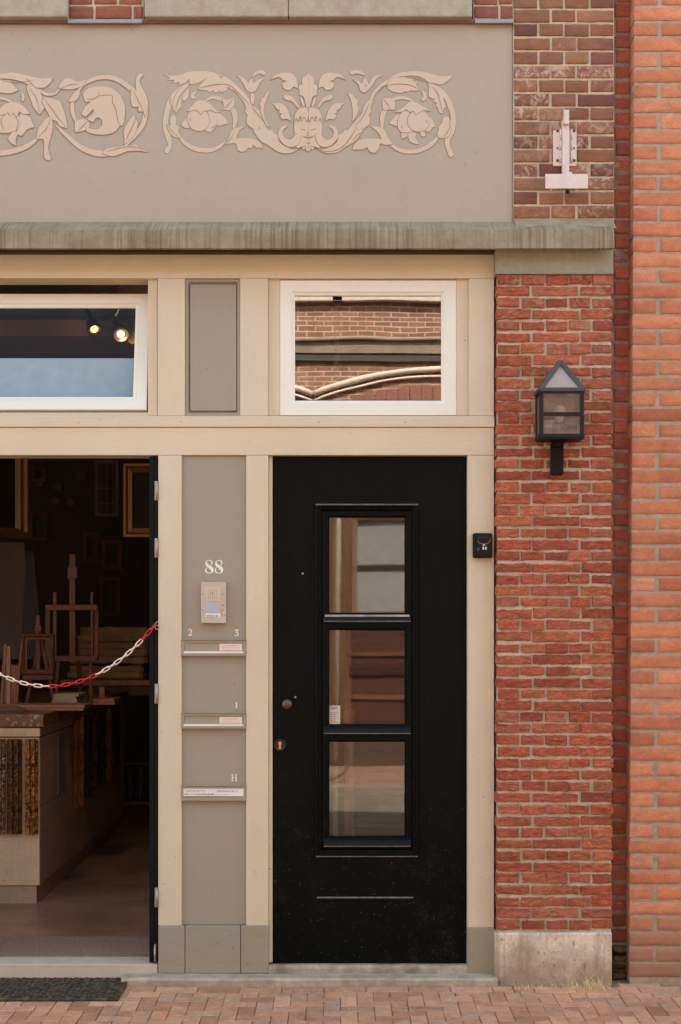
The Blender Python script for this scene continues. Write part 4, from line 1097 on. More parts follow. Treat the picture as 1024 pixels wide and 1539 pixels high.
# lit pale board leaning under the ceiling
mb = MB(); A = [P(158, 486, 1.42), P(181, 486, 1.46), P(216, 512, 1.42), P(198, 517, 1.36)]
mb.add([tuple(p) for p in A]+[tuple(p+Vector((0, .012, .012))) for p in A], [(0,1,2,3),(7,6,5,4),(0,4,5,1),(1,5,6,2),(2,6,7,3),(3,7,4,0)])
o = mb.build('shelf_board', wood('pale_board', (222, 186, 128), (200, 160, 104)), None, True); tag(o, 'pale wooden board lit by the right spotlight, behind the tilted window', 'board')
PB = o

# counter / workbench
cy0 = 1.57; cxr = X(59.5, cy0); cyb = 4.9; ct = Z(1087, cy0)
t = empty('workbench', (-3.2, 2.5, fz), 'large beige workbench with a worn dark wooden top inside the shop', 'workbench')
body = stone('bench_panel', (222, 188, 154), (208, 174, 142), 3, .6, .05)
mb = MB(); kz = Z(1331, cy0)
for a, b in ((-5.2, X(-60, cy0)), (X(-59, cy0), cxr)): mb.box(a, b, cy0, cy0+.02, kz, Z(1109, cy0), .002)
mb.box(-5.2, cxr+.005, cy0-.012, cy0+.02, Z(1107, cy0), Z(1094, cy0), .002)
mb.build('front_panel', body, t)
mb = MB()
for (a, b, z0_, z1_) in ((cy0+.021, 2.72, kz, Z(1215, cy0)), (cy0+.021, 2.72, Z(1213.5, cy0), Z(1109, cy0)), (2.73, cyb, kz, Z(1109, cy0))): mb.box(cxr-.02, cxr, a, b, z0_, z1_, .002)
mb.box(cxr-.02, cxr+.004, cy0+.021, cyb, Z(1107, cy0), Z(1094, cy0), .002)
mb.build('side_panel', stone('bench_side', (196, 160, 134), (182, 146, 122), 3, .5, .05), t)
mb = MB(); mb.box(-5.2, cxr-.022, cy0+.021, cyb, fz, Z(1094, cy0)); mb.build('carcass', dk('carc', (120, 100, 86)), t)
mb = MB(); mb.box(-5.2, cxr-.03, cy0+.012, cy0+.02, fz, kz-.003); mb.box(cxr-.03, cxr-.021, cy0+.012, cyb, fz, kz-.003); mb.build('kick_board', stone('kick', (186, 154, 128), (172, 140, 116), 3, .6, .05), t)
tp = NT('bench_top'); tp.set(.5); n1 = tp.noise(5, 5); n2 = tp.noise(28, 6, .7)
tp.color(tp.mix(tp.rng(n2, .56, .6, 0, .7), tp.mix(tp.rng(n1, .4, .6, 0, 1), C4((132, 92, 62)), C4((112, 76, 50))), C4((196, 170, 140))))
mb = MB(); mb.box(-5.2, cxr+.03, cy0-.03, cyb+.05, Z(1092, cy0), Z(1074, cy0-.03), .003); mb.build('bench_top', tp.m, t)
WT = Z(1074, cy0-.03)
# notice and key holder on side
mb = MB(); mb.box(cxr, cxr+.004, 2.12, 2.34, ct-.5, ct-.12); mb.build('price_card', dk('paper_strip', (150, 130, 112)), t)

# moulding samples hanging on the bench
def sample(x0, x1, y0, y1, z0, z1, kind, label, face='front'):
    t = empty('moulding_sample', ((x0+x1)/2, (y0+y1)/2, z0), label, 'frame moulding', 'frame moulding samples hanging on the workbench')
    gold = NT('gilt_%d' % len(bpy.data.materials)); c1, c2, carve = kind
    gold.set(.42, .55); nn = gold.noise(38 if carve else 9, 5, .7, None, 1.5)
    gold.color(gold.mix(gold.rng(nn, .42, .58, 0, 1), C4(c1), C4(c2))); gold.bump(nn, .9 if carve else .2, .02)
    mb = MB(); n_ = 5; dep = [0, .012, .004, .016, .002]
    if face == 'front':
        w_ = (x1-x0)/n_
        for i in range(n_): mb.box(x0+i*w_+.0006, x0+(i+1)*w_-.0006, y0-dep[i], y1, z0, z1, .004)
    else:
        w_ = (y1-y0)/n_
        for i in range(n_): mb.box(x0, x1+dep[i], y0+i*w_+.0006, y0+(i+1)*w_-.0006, z0, z1, .004)
    mb.build('moulding_strip', gold.m, t)
    if carve:
        mb = MB(); z = z0+.02
        while z < z1-.02:
            if face == 'front': mb.lathe([(0, .011), (-.006, .009), (-.01, .004)], ((x0+x1)/2-.012+.024*(int(z*50) % 2), y0-.012, z), n=8)
            z += .026
        if mb.v: mb.build('carved_bead', gold.m, t)
ys = cy0-.03; zt_, zb_ = Z(1111, ys), Z(1254, ys)
for a, b, kd, lb_ in ((-46, -26, ((160,110,60),(70,44,26),0), 'plain brown frame moulding sample outside the doorway view, left of the beaded one'),
                  (-22, -3, ((120,80,44),(60,38,22),1), 'worn brown moulding sample left of the black and cream beaded one'),
                  (-2, 8, ((210,170,130),(36,28,24),1), 'black and cream beaded moulding sample at the left edge of the workbench front'),
                  (10, 33, ((150,96,52),(54,36,24),1), 'wide brown and gold frame moulding sample in the middle of the workbench front'),
                  (37, 57, ((224,150,70),(34,22,14),1), 'ornate black and gold moulding sample nearest the workbench corner')):
    sample(X(a, ys), X(b, ys), ys, cy0-.013, zb_, zt_, kd, lb_)
for y_, w_, h_, kd, lb_ in ((2.62, .07, .62, ((140,92,60),(90,58,40),0), 'brown moulding strip hanging first on the dim side of the workbench'), (2.78, .10, .62, ((206,130,70),(110,68,40),0), 'tall orange wooden moulding strip on the dim side of the workbench'), (3.05, .12, .60, ((60,50,44),(30,24,22),0), 'black moulding strip next to the orange one on the workbench side'), (3.32, .12, .58, ((150,110,90),(30,24,22),1), 'dark speckled moulding strip on the workbench side'), (3.62, .16, .56, ((58,44,38),(34,28,26),0), 'broad dark moulding strip on the workbench side'), (3.95, .1, .56, ((150,100,64),(90,60,40),0), 'thin golden moulding strip far along the workbench side'), (4.3, .2, .5, ((34,28,26),(24,20,18),0), 'black moulding strip farthest along the workbench side')):
    sample(cxr+.005, cxr+.02, y_, y_+w_, WT-.1-h_, WT-.1, kd, lb_, 'side')

# easels on the bench
ew = wood('easel_wood', (104, 58, 34), (78, 42, 26), .5)
def box3(mb, px0, px1, py0, py1, y, t_, bev=.002): mb.box(X(px0, y), X(px1, y), y, y+t_, Z(py1, y), Z(py0, y), bev)
ye = 2.6
t = empty('large_easel', (X(108, ye), ye, WT), 'tall dark brown wooden easel standing on the workbench behind the chain', 'easel')
for a, b, c_, d_, nm in ((104.5, 113, 833, 986, 'mast'), (80, 85, 890, 986, 'side_rail'), (136, 140, 890, 986, 'side_rail')):
    mb = MB(); box3(mb, a, b, c_, d_, ye, .02); mb.build(nm, ew, t)
mb = MB(); box3(mb, 101.5, 116, 852, 870, ye-.02, .02, .003); mb.build('clamp_block', ew, t)
for c_, d_ in ((909, 917), (986, 994)):
    mb = MB(); box3(mb, 68, 146, c_, d_, ye-.021, .02); mb.build('cross_bar', ew, t)
for a in (68, 141):
    mb = MB(); box3(mb, a, a+7, 911, 992, ye+.021, .02); mb.build('frame_leg', ew, t)
for a in ((88, 994, 84, 1012), (136, 994, 138, 1012)):
    mb = MB(); bar(mb, (X(a[0], ye), ye, Z(a[1], ye)), (X(a[2], ye), ye-.02, WT+.003), .02, .018); mb.build('foot', ew, t)
mb = MB(); bar(mb, (X(108, ye), ye+.03, Z(915, ye)), (X(108, ye), ye+.38, WT+.003), .03, .02); mb.build('rear_strut', ew, t)
ys2 = 2.3
t = empty('small_easel', (X(58, ys2), ys2, WT), 'small brown easel behind an empty wooden frame at the left of the tall easel', 'easel')
mb = MB(); box3(mb, 54, 60, 925, 1022, ys2+.03, .018); mb.build('mast', ew, t)
mb = MB(); box3(mb, 52, 62, 940, 949, ys2+.01, .02); mb.build('clamp_block', ew, t)
mb = MB(); box3(mb, 34, 80, 1015, 1022, ys2-.01, .035); mb.build('ledge', ew, t)
for a, b in ((44, 36), (72, 80)):
    mb = MB(); bar(mb, (X(58, ys2), ys2+.055, Z(955, ys2)), (X(b, ys2), ys2+.06, WT+.002), .02, .016); mb.build('leg', ew, t)
fr_ = MB(); fr_.ring(X(33, ys2), X(82, ys2), Z(1014, ys2), Z(953, ys2), [(0, ys2+.01), (0, ys2-.012), (.008, ys2-.018), (.026, ys2-.006), (.035, ys2-.008), (.035, ys2+.008)], True)
o = fr_.build('empty_frame', ew, None, True); tag(o, 'empty small brown wooden frame resting on the small easel', 'picture frame')

# picture frames on walls
def pframe(px0, px1, py0, py1, y, prof, mat, label, cat='picture frame', back=None, ang=0):
    x0_, x1_, z0_, z1_ = X(px0, y), X(px1, y), Z(py1, y), Z(py0, y)
    t = empty('picture_frame', ((x0_+x1_)/2, y, z0_), label, cat, 'picture frames hung up in the dark shop')
    mb = MB(); mb.ring(x0_, x1_, z0_, z1_, [(d, y+q) for d, q in prof], True)
    M_ = Matrix.Translation(((x0_+x1_)/2, y, 0)) @ Matrix.Rotation(R(ang), 4, 'Z') @ Matrix.Translation((-(x0_+x1_)/2, -y, 0))
    mb.xform(M_); mb.build('frame_moulding', mat, t, True)
    if back:
        b_ = MB().box(x0_+.05, x1_-.05, y+.01, y+.016, z0_+.05, z1_-.05); b_.xform(M_); b_.build('backing', back, t)
gold = plain('gilt_frame', (176, 116, 60), .35, .5, bump=.3); dgold = plain('dark_gilt', (150, 112, 68), .4, .4, bump=.3)
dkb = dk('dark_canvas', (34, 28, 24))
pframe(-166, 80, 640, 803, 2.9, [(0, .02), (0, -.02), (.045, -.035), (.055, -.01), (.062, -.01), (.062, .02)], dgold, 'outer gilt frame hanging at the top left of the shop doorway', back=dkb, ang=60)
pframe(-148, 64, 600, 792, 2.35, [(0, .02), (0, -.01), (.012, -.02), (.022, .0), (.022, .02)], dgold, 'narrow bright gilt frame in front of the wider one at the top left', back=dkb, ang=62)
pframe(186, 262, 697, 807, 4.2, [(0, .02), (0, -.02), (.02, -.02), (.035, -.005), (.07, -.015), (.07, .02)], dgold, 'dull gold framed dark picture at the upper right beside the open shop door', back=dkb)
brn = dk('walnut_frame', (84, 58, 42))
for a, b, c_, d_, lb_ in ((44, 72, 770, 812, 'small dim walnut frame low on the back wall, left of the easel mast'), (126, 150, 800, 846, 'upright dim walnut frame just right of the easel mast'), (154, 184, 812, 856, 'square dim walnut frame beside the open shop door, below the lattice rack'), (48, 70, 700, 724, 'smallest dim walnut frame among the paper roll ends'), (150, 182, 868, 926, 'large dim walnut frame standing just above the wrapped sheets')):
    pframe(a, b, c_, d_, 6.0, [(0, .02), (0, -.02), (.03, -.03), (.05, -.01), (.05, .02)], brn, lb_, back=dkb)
# glass fronted cabinet high on the back wall
yc_ = 6.5
t = empty('wall_cabinet', (X(160, yc_), yc_, Z(778, yc_)), 'dim grey lattice rack high on the back wall of the shop', 'rack')
lat = dk('lattice', (110, 94, 84)); mb = MB()
mb.ring(X(143, yc_), X(178, yc_), Z(776, yc_), Z(692, yc_), [(0, yc_+.02), (0, yc_), (.03, yc_), (.03, yc_+.02)], True)
for a in (151, 160, 169): box3(mb, a, a+1.5, 697, 772, yc_+.004, .01, 0)
for b in (733, 755): box3(mb, 147, 175, b, b+1.8, yc_-.008, .01, 0)
mb.build('lattice', lat, t)
for k, (a, b, r) in enumerate(((122, 714, 7.5), (88, 732, 6), (106, 755, 7), (83, 752, 7), (60, 726, 6))):
    mb = MB(); c_ = P(a, b, 6.2); mb.lathe([(.06, r/S*1.7), (.0, r/S*1.88), (-.004, r/S*1.5), (.01, r/S*.6)], tuple(c_), n=20)
    o = mb.build('paper_roll', dk('roll_end', (84, 70, 60)))
    tag(o, ('pale paper roll end highest in the dark shop', 'paper roll end second highest in the dark back of the shop', 'paper roll end lowest and rightmost in the dark back', 'paper roll end just below the second highest one', 'paper roll end leftmost in the dark back of the shop')[k], 'paper roll', 'roll ends in the dark back of the shop')
# leaning sheets at left
for k, (a, b, c_, d_, lb_) in enumerate(((-60, 36, 815, 990, 'large dark grey sheet leaning left of the easels'), (40, 50, 828, 985, 'thin dark board leaning just right of the large grey sheet'))):
    y = 4.2-k*.1; mb = MB(); xa, xb, za, zb2 = X(a, y), X(b, y), Z(d_, y), Z(c_, y)
    mb.add([(xa, y-.2, za), (xb+.12, y-.2, za), (xb, y, zb2), (xa, y, zb2), (xa, y-.19, za), (xb+.12, y-.19, za), (xb, y+.01, zb2), (xa, y+.01, zb2)], [(0,1,2,3),(7,6,5,4),(0,4,5,1),(1,5,6,2),(2,6,7,3),(3,7,4,0)])
    o = mb.build('leaning_board', dk('sheet%d' % k, ((92, 80, 70), (60, 52, 48))[k]), None, True); tag(o, lb_, 'board')
# things lying on the bench
paper = stone('kraft_sheets', (196, 168, 124), (176, 148, 106), 6, .7, .2)
def stack(px0, px1, py0, py1, y, dep, mat, name, label, cat, n_=3, wob=.01):
    x0_, x1_ = X(px0, y), X(px1, y); h = max(.02, Z(py0, y)-Z(py1, y)); z = WT+.001 if py1 is not None else 0
    mb = MB(); rr = random.Random(int(px0*7)+3); hh = h/n_
    for i in range(n_):
        a_ = rr.uniform(-1.5, 1.5); cx_, cy_ = (x0_+x1_)/2, y+dep/2
        M_ = Matrix.Translation((cx_, cy_, 0)) @ Matrix.Rotation(R(a_), 4, 'Z') @ Matrix.Translation((-cx_, -cy_, 0))
        mb.box(x0_+rr.uniform(0, wob*2), x1_-rr.uniform(0, wob*2), y+rr.uniform(0, wob), y+dep, z+i*hh+.0005, z+(i+1)*hh-.0005, .002, M_)
    o = mb.build(name, mat); tag(o, label, cat); return o
ltw = wood('sample_wood', (170, 116, 84), (138, 90, 64), .5, 0)
stack(-60, 128, 1043, 1052, 1.9, .26, ltw, 'plank_stack', 'flat stack of brown moulding lengths lying under the middle of the chain', 'planks', 2)
stack(76, 118, 1014, 1034, 2.3, .3, dk('book_grey', (176, 156, 134)), 'paper_stack', 'pile of grey and cream papers between the easel feet and the red chain', 'papers', 5)
stack(132, 176, 1024, 1033, 2.6, .3, wood('tray', (176, 120, 80), (150, 96, 60)), 'wooden_tray', 'flat brown wooden block on the right part of the workbench', 'block', 2)
stack(148, 160, 1010, 1033, 2.95, .12, dk('carton', (150, 110, 80)), 'carton', 'small brown carton behind the flat wooden block on the workbench', 'carton', 1)
stack(0, 30, 960, 1020, 2.6, .2, wood('offcut', (150, 96, 68), (110, 70, 50), .5, 2), 'offcut_bundle', 'bundle of brown wooden offcuts left of the small easel', 'offcuts', 1)
for k, (a, w_, c_, d_, tl, cc, lb_) in enumerate(((2, 6, 968, 1022, 4, (150,96,68), 'narrow brown offcut standing at the far left of the bench'), (13, 8, 972, 1024, -3, (176,128,96), 'pale brown offcut leaning behind the small easel, second from left'), (24, 5, 962, 1022, 7, (120,74,50), 'thin dark offcut leaning close to the empty small frame'))):
    y = 2.05; mb = MB(); bar(mb, (X(a, y), y, WT+.002), (X(a+tl, y), y+.05, Z(c_, y)), w_/S, .02, .002)
    o = mb.build('wood_offcut', wood('oc%d' % k, cc, tuple(int(v*.6) for v in cc), .5, 2)); tag(o, lb_, 'offcut')
mb = MB(); rr = random.Random(21); gx, gy = 18, 8
for j in range(gy+1):
    for i in range(gx+1):
        x = X(-60, 1.9)+(X(52, 1.9)-X(-60, 1.9))*i/gx; y = 1.78+.3*j/gy
        e = min(1, 3*min(i/gx, 1-i/gx), 3*min(j/gy, 1-j/gy)); mb.v.append((x, y, WT+.004+.05*e*(.45+noise.noise(Vector((x*9, y*11, 2))))))
for j in range(gy):
    for i in range(gx): q = j*(gx+1)+i; mb.f.append((q, q+1, q+gx+2, q+gx+1)); mb.sm.append(True)
o = mb.build('crumpled_cloth', dk('rag', (120, 92, 74))); tag(o, 'crumpled brown cloth lying at the left on the workbench top', 'cloth')
# big pile of wrapped sheets on bench far end
yb2 = 5.3
t = empty('sheet_table', (X(160, yb2), yb2, fz), 'low table far back in the shop carrying the paper covered sheets', 'table')
tz = Z(1022, yb2)
MB().box(X(90, yb2), X(262, yb2)-.0, yb2, yb2+1.3, tz-.05, tz, .004).build('table_top', wood('tt', (180, 140, 96), (150, 112, 76)), t)
mb = MB(); mb.box(X(130, yb2), X(255, yb2), yb2+.05, yb2+1.2, tz-.14, tz-.051); mb.build('apron', dk('apron', (110, 90, 76)), t)
for a in (100, 230):
    MB().box(X(a, yb2), X(a+6, yb2), yb2+.1, yb2+.16, fz, tz-.14).build('leg', dk('leg_d', (90, 74, 62)), t)
for k, (a, b, c_, d_, lb_) in enumerate(((100, 255, 1000, 1020, 'lower layer of cream wrapped sheets behind the easels'), (104, 262, 944, 998, 'upper pile of cream wrapped sheets behind the easels'))):
    mb = MB(); z0_ = tz+(.002 if k == 0 else Z(1000, yb2)-Z(1022, yb2)+.01); z1_ = z0_+(Z(c_, yb2)-Z(d_, yb2)); n_ = 5 if k else 2
    for i in range(n_):
        hh = (z1_-z0_)/n_; brick(mb, X(a+i*3, yb2)+rr.uniform(-.02, .02), X(b, yb2)-.26, z0_+i*hh, z0_+(i+1)*hh+.006, yb2+.06+rr.uniform(0, .05)+.03*i, .03, .03, .04, .01, .012, 8); mb.box(X(a+i*3, yb2)+rr.uniform(-.02, .02), X(b, yb2)-.25, yb2+.1+rr.uniform(0, .04)+.03*i, yb2+1.1, z0_+i*hh+.001, z0_+(i+1)*hh-.001, .012)
    o = mb.build('wrapped_sheets', paper); tag(o, lb_, 'paper sheets', 'piles of paper wrapped sheets at the back')
# moulding rack low at back right
yk2 = 6.2
t = empty('moulding_rack', (X(205, yk2), yk2, fz), 'low rack of upright dark mouldings far back beside the open shop door', 'rack')
mb = MB(); mb.box(X(185, yk2), X(262, yk2)-.1, yk2, yk2+.4, fz+.02, Z(1205, yk2)); mb.build('rack_base', dk('rb', (150, 112, 84)), t)
mb = MB(); mb.box(X(187, yk2), X(262, yk2)-.1, yk2, yk2+.03, Z(1150, yk2), Z(1146, yk2)); mb.build('top_rail', dk('rr', (120, 100, 84)), t)
for i in range(9):
    a = 187+i*5.5
    if X(a+3, yk2) < X(262)-.2: MB().box(X(a, yk2), X(a+3, yk2), yk2+.04, yk2+.07, Z(1205, yk2), Z(1152, yk2)).build('moulding', dk('rm%d' % i, ((60, 46, 40), (120, 88, 60), (40, 34, 32))[i % 3]), t)

# ------------------------------------------------------------------ CHAIN
redp = plain('red_plastic', (205, 22, 30), .35); whitep = plain('white_plastic', (238, 222, 206), .4)
A_, B_ = Vector((X(234.5), -.02, Z(938))), Vector((X(-86), -.02, Z(938))); sag = (1030-938)/S+.004
t = empty('plastic_chain', A_, 'red and white plastic chain hanging across the open shop doorway', 'chain')
Lx = (A_.x-B_.x); cyc = []
lo_, hi_ = .05, 5.0
for _ in range(60):
    a = (lo_+hi_)/2
    if a*(math.cosh(Lx/2/a)-1) > sag: lo_ = a
    else: hi_ = a
def cat(s): # s arc length from middle
    x = a*math.asinh(s/a); return x, a*(math.cosh(x/a)-1)
tot = 2*a*math.sinh(Lx/2/a); pitch = .0352; nl = int(tot/pitch); pitch = tot/nl; mid = (A_+B_)/2
for i in range(nl):
    s0 = tot/2-(i+.5)*pitch; x, h = cat(s0); ang = math.atan(math.sinh(x/a))
    c_ = Vector((mid.x+x, mid.y, A_.z-sag+h)); ln_, wd = pitch*1.34, .0092
    path = []
    for q in range(16):
        th = 2*math.pi*q/16; px_ = math.copysign(abs(math.cos(th))**.4, math.cos(th))*(ln_/2-.0028); pz_ = math.copysign(abs(math.sin(th))**.45, math.sin(th))*(wd-.0018); path.append(Vector((px_, 0, pz_)))
    roll = R(12 if i % 2 else 78)
    M_ = Matrix.Translation(c_) @ Matrix.Rotation(-ang, 4, 'Y') @ Matrix.Rotation(roll, 4, 'X')
    dist_px = 234.5-(c_.x*S+HX); col_ = redp if dist_px < 20 or 84 < dist_px < 160 or dist_px > 238 else whitep
    MB().tube([M_ @ p for p in path], .003, 7, True).build('link', col_, t)
mb = MB(); mb.tube([A_+Vector((.002, 0, .006)), A_+Vector((.01, .0, .012)), A_+Vector((.012, .018, .010))], .0025, 8); mb.build('hook', gmetal, t)

# ------------------------------------------------------------------ HALL BEHIND THE ENTRANCE DOOR
hz_ = Z(1448)-.004
o = MB().box(X(291), X(750), .161, 5, hz_-.05, hz_).build('hall_floor', stone('hall_tiles', (150, 126, 104), (132, 108, 88), 4, .5, .1)); o['kind'] = 'structure'
m = MB(); m.box(X(291), X(296), .15, 5, hz_, 4.1); m.box(X(291), X(750), 5, 5.1, hz_, 4.1); o = m.build('hall_wall', dk('hallw', (214, 176, 132))); o['kind'] = 'structure'
m = MB(); m.box(X(745), X(751), .15, 5, hz_, 4.1); o = m.build('hall_wall', dk('hallw2', (224, 204, 176))); o['kind'] = 'structure'
t = empty('staircase', (X(580), 1.0, hz_), 'brown wooden staircase seen through the panes of the black door', 'staircase')
stw = wood('stair_wood', (188, 136, 104), (152, 106, 82), .45, 0, 1.0); risem = wood('riser_wood', (122, 84, 68), (98, 66, 54), .5, 0)
xs0, xs1 = X(533, 1), X(745)-.01
for i in range(10):
    z = hz_+.18*(i+1); y = .85+.2*i
    MB().box(xs0, xs1, y-.025, y+.2, z-.03, z, .004).build('tread', stw, t)
    MB().box(xs0, xs1, y, y+.02, z-.179, z-.031).build('riser', risem, t)
mb = MB(); mb.box(xs0-.06, xs0-.005, .78, .84, hz_, hz_+1.18, .004); mb.lathe([(0, .034), (.02, .04), (.05, .036), (.06, .01)], (xs0-.032, .81, hz_+1.18), 'z', 14); mb.build('newel_post', wood('newel', (214, 140, 92), (184, 112, 74)), t)
mb = MB(); bar(mb, (xs0-.03, .84, hz_+1.1), (xs0-.03, 2.8, hz_+2.85), .045, .05, .006); mb.build('handrail', wood('rail', (120, 72, 50), (96, 56, 40)), t)
for i in range(6):
    y = .95+.3*i; MB().box(xs0-.045, xs0-.02, y, y+.025, hz_+.18*(1+(y-.85)/.2), hz_+1.1+(y-.84)*.893).build('baluster', stw, t)
mb = MB(); zz = hz_; mb.tube([(X(504, .5), .5, hz_), (X(504, .5), .5, 2.2), (X(508, .5), .5, 3.9)], .016, 10)
o = mb.build('hall_pipe', dk('pipe', (214, 200, 182))); tag(o, 'pale vertical pipe inside the hall at the left of the door panes', 'pipe')

# ------------------------------------------------------------------ OPPOSITE BUILDING (seen reflected)
Fq = (D+11)/D
def RX(px): return (px-HX)/S*Fq
def RZ(py): return EYE+(HY-py)/S*Fq
O = empty('opposite_building', (0, -11, 0), 'brown brick building across the street, seen mirrored in the window and door panes', 'building')
ob = walltex('opp_wall', (130,94,78), (108,78,66), (160,142,122), .22, .0625)
holes = [(RX(531), RX(531)+1.3, RZ(925), RZ(772)), (-4.2, -2.2, .8, 3.3), (-1.9, -.75, .1, 2.7), (2.3, 3.6, .9, 3.2)]
for x in (-6.2, -3.4, 3.1, 6.0): holes.append((x, x+1.1, 6.25, 7.1))
holes += [(RX(420), RX(420)+.35+.4, 6.12, 7.1), (RX(505), RX(505)+1.7, 6.12, 7.1)]
mb = MB(); mb.plate(-16, 16, 0, 7.4, [], -11.3, -11.29)
mb2 = MB(); mb2.plate(-16, 16, 0, 7.4, holes, -11, -11.25); mb2.build('wall', ob, O, True)
mb = MB(); mb.box(-16, 16, -16, -11.26, 0, 7.4); mb.build('carcass', plain('opp_dark', (84, 76, 70), .8), O)
mb = MB(); mb.box(-16.2, 16.2, -16, -10.85, 7.4, 7.6); mb.build('roof', plain('opp_roof', (90, 80, 74), .8), O)
mb = MB(); mb.box(-16, 16, -11, -10.93, RZ(529), RZ(511)); mb.box(-16, 16, -11, -10.88, RZ(510.5), RZ(507), .01); mb.build('stone_band', stone('opp_stone', (122, 108, 96), (106, 94, 82), 5, .8, .2), O)
mb = MB(); mb.box(-16, 16, -11, -10.95, RZ(540), RZ(529.5)); mb.build('painted_shadow_gap', plain('opp_dkband', (44, 40, 36), .6), O)  # dark strip paints the shade beneath the stone band
wsil = plain('opp_white', (172, 160, 146), .6); mb = MB()
for h in holes[4:]: mb.box(h[0]-.06, h[1]+.06, -11, -10.9, h[2]-.12, h[2]-.002, .01)
mb.build('window_sill', wsil, O)
def opw(h, bars, glasscol):
    mb = MB(); mb.ring(h[0], h[1], h[2], h[3], [(0, -11.1), (0, -11.04), (.06, -11.04), (.06, -11.1)])
    w_ = mb.build('window', wsil if h[2] > 5 else plain('opp_frame', (150, 118, 96), .6), O)
    MB().box(h[0]+.02, h[1]-.02, -11.12, -11.105, h[2]+.02, h[3]-.02).build('pane', glasscol, w_)
    if bars: MB().box(h[0]+.06, h[1]-.06, -11.1, -11.06, bars-.025, bars+.025).build('glazing_bar', plain('bar_dk', (60, 50, 46), .6), w_)
curt = plain('curtained_glass', (168, 170, 172), .35); dkg = plain('dark_glass', (70, 78, 84), .2)
opw(holes[0], RZ(850), curt); opw(holes[1], 2.5, curt); opw(holes[2], None, dkg); opw(holes[3], 2.4, curt)
for h in holes[4:]: opw(h, 6.7, dkg)
# straight pale cornice built as arches, the pane's warped reflection put into its shape
def arch(x0_, x1_, zlo, zhi, mat=wsil):
    mb = MB(); pts = []
    for i in range(25):
        f = i/24; pts.append((x0_+(x1_-x0_)*f, -10.96, zlo+(zhi-zlo)*math.sin(math.pi*f)**.8))
    for off, r_ in ((0, .042), (-.10, .02)):
        mb.tube([(p[0], p[1], p[2]+off) for p in pts], r_, 8)
    mb.build('warped_cornice', mat, O)
arch(-.36, 2.9, RZ(590), RZ(552)); arch(-3.7, -.36, RZ(590), RZ(556)); arch(2.95, 5.9, RZ(590), RZ(556))
mb = MB()
for i in range(64):
    x = -3.6+i*.15; f = ((x+.36) % 3.26)/3.26; zt2 = RZ(590)+(RZ(556)-RZ(590))*math.sin(math.pi*f)**.8-.2
    mb.box(x, x+.13, -11, -10.97, zt2-.32, zt2)
mb.build('soldier_course', plain('opp_soldier', (112, 70, 58), .8), O)
MB().tube([(RX(506), -10.92, .1), (RX(512), -10.92, 4.4)], .035, 10).build('drainpipe', wsil, O)
mb = MB(); mb.box(-16, 16, -11, -10.96, .0, .55); mb.build('dark_plinth', plain('opp_plinth', (92, 74, 64), .7), O)
MB().box(RX(440), RX(528), -11, -10.96, .56, RZ(770)).build('timber_panel', wood('opp_timber', (128, 96, 70), (104, 78, 58)), O)
mb = MB(); mb.box(RX(531)-.05, RX(531)+1.35, -11, -10.97, .56, 1.88); mb.build('shopfront_panel', plain('opp_panel', (88, 52, 44), .7), O)
for z, h, cc in ((1.80, .07, (150, 122, 104)), (1.42, .05, (120, 78, 62)), (1.18, .12, (66, 36, 34)), (.86, .05, (128, 88, 72))):
    MB().box(RX(531)-.05, RX(531)+1.35, -10.97, -10.94, z, z+h).build('panel_moulding', plain('pm', cc, .6), O)

t = empty('bicycle', (-.75, -8.75, .01), 'dark parked bicycle across the street, its wheel mirrored in the lowest door pane', 'bicycle')
bkp = plain('bike_black', (40, 36, 34), .4); tyre = plain('tyre', (120, 108, 92), .7); yb_ = -8.75
for cx_ in (-1.29, -.21):
    mb = MB(); mb.tube([(cx_+.33*math.cos(q*math.pi/18), yb_, .36+.33*math.sin(q*math.pi/18)) for q in range(36)], .018, 8, True); w_ = mb.build('wheel', tyre, t)
    mb = MB()
    for q in range(14): mb.tube([(cx_, yb_, .36), (cx_+.315*math.cos(q*math.pi/7), yb_, .36+.315*math.sin(q*math.pi/7))], .002, 4)
    mb.lathe([(-.04, .02), (.04, .02)], (cx_, yb_, .36)); mb.build('spokes', gmetal, w_)
mb = MB()
for a_, b_ in (((-1.29, .36), (-.85, .3)), ((-1.29, .36), (-.95, .82)), ((-.85, .3), (-.98, .92)), ((-.85, .3), (-.36, .78)), ((-.95, .82), (-.38, .86)), ((-.21, .36), (-.4, .98))): mb.tube([(a_[0], yb_, a_[1]), (b_[0], yb_, b_[1])], .015, 8)
mb.build('frame', bkp, t)
mb = MB(); mb.tube([(-.55, yb_-.28, 1.04), (-.42, yb_-.2, 1.06), (-.4, yb_, 1.0), (-.42, yb_+.2, 1.06), (-.55, yb_+.28, 1.04)], .012, 8); mb.build('handlebar', gmetal, t)
mb = MB(); mb.lathe([(-.14, .03), (-.1, .08), (-.02, .075), (.06, .03), (.14, .015)], (-.98, yb_, .95), 'x', 12); mb.build('saddle', bkp, t)
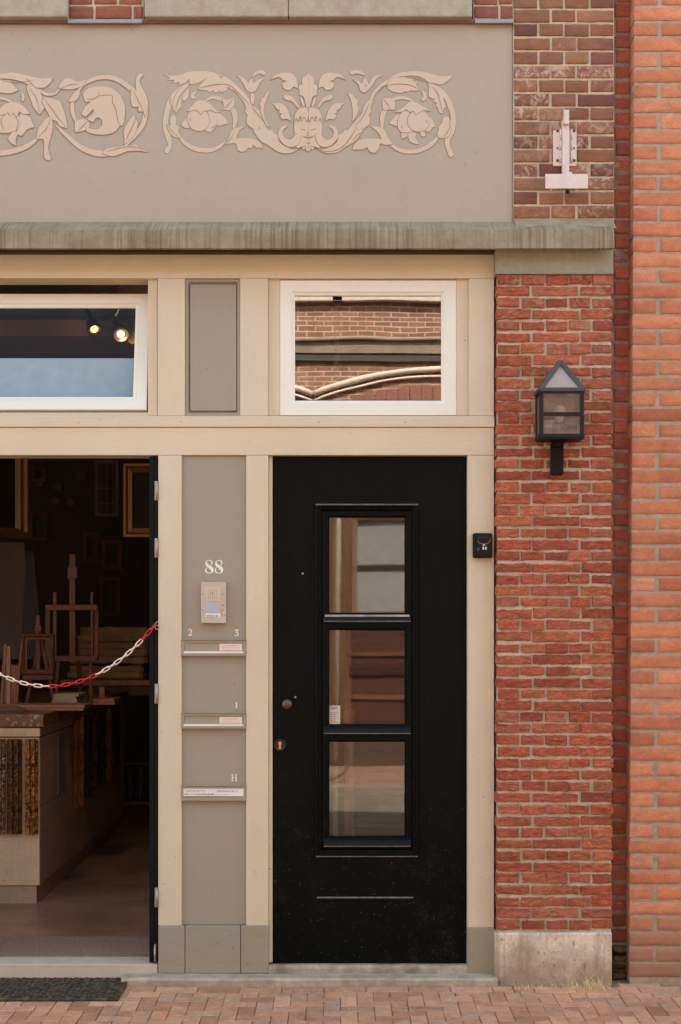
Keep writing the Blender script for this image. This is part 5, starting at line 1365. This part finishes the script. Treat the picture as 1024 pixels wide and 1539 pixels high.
mb = MB(); mb.lathe([(-.01, .09), (.01, .09)], (-.85, yb_-.06, .3)); mb.box(-.9, -.8, yb_-.16, yb_-.1, .13, .15); mb.build('crank', gmetal, t)

# ------------------------------------------------------------------ CAMERA, LIGHT
cam = bpy.data.cameras.new('camera'); co = bpy.data.objects.new('camera', cam); COL.objects.link(co)
co.location = (0, -D, EYE); co.rotation_euler = (R(90), 0, 0)
cam.sensor_fit = 'HORIZONTAL'; cam.sensor_width = 36; cam.lens = 36*D/(1024/S); cam.shift_y = (HY-769.5)/1024; cam.clip_end = 500; cam.clip_start = .05
scene.camera = co

wd = bpy.data.worlds.new('World'); scene.world = wd; wd.use_nodes = True
nt = wd.node_tree; bg = nt.nodes['Background']; sky = nt.nodes.new('ShaderNodeTexSky'); sky.sky_type = 'NISHITA'; sky.sun_disc = False
SE, SA = 52, 12      # sun elevation; azimuth off the street's normal, sun stands behind this building
sky.sun_elevation = R(SE); sky.air_density = 1.0; sky.dust_density = 2.0; sky.ozone_density = .6
dirv = Vector((math.sin(R(SA))*math.cos(R(SE)), math.cos(R(SA))*math.cos(R(SE)), math.sin(R(SE))))
sky.sun_rotation = R(SA)
wm = nt.nodes.new('ShaderNodeMix'); wm.data_type = 'RGBA'; wm.blend_type = 'MULTIPLY'; wm.inputs[0].default_value = 1; wm.inputs[7].default_value = (1.03, .97, .78, 1)
nt.links.new(sky.outputs[0], wm.inputs[6]); nt.links.new(wm.outputs[2], bg.inputs[0]); bg.inputs[1].default_value = .15
sl = bpy.data.lights.new('sun', 'SUN'); sl.energy = 2.6; sl.angle = R(.5); sl.color = (1, .95, .87)
so = bpy.data.objects.new('sun', sl); COL.objects.link(so); so.rotation_euler = dirv.to_track_quat('Z', 'Y').to_euler()
scene.view_settings.view_transform = 'Standard'; scene.view_settings.look = 'None'; scene.view_settings.exposure = 2.66; scene.view_settings.gamma = 1
scene.cycles.max_bounces = 8; scene.cycles.diffuse_bounces = 4; scene.cycles.transparent_max_bounces = 12
scene.cycles.use_denoising = True
scene.cycles.sample_clamp_indirect = 4
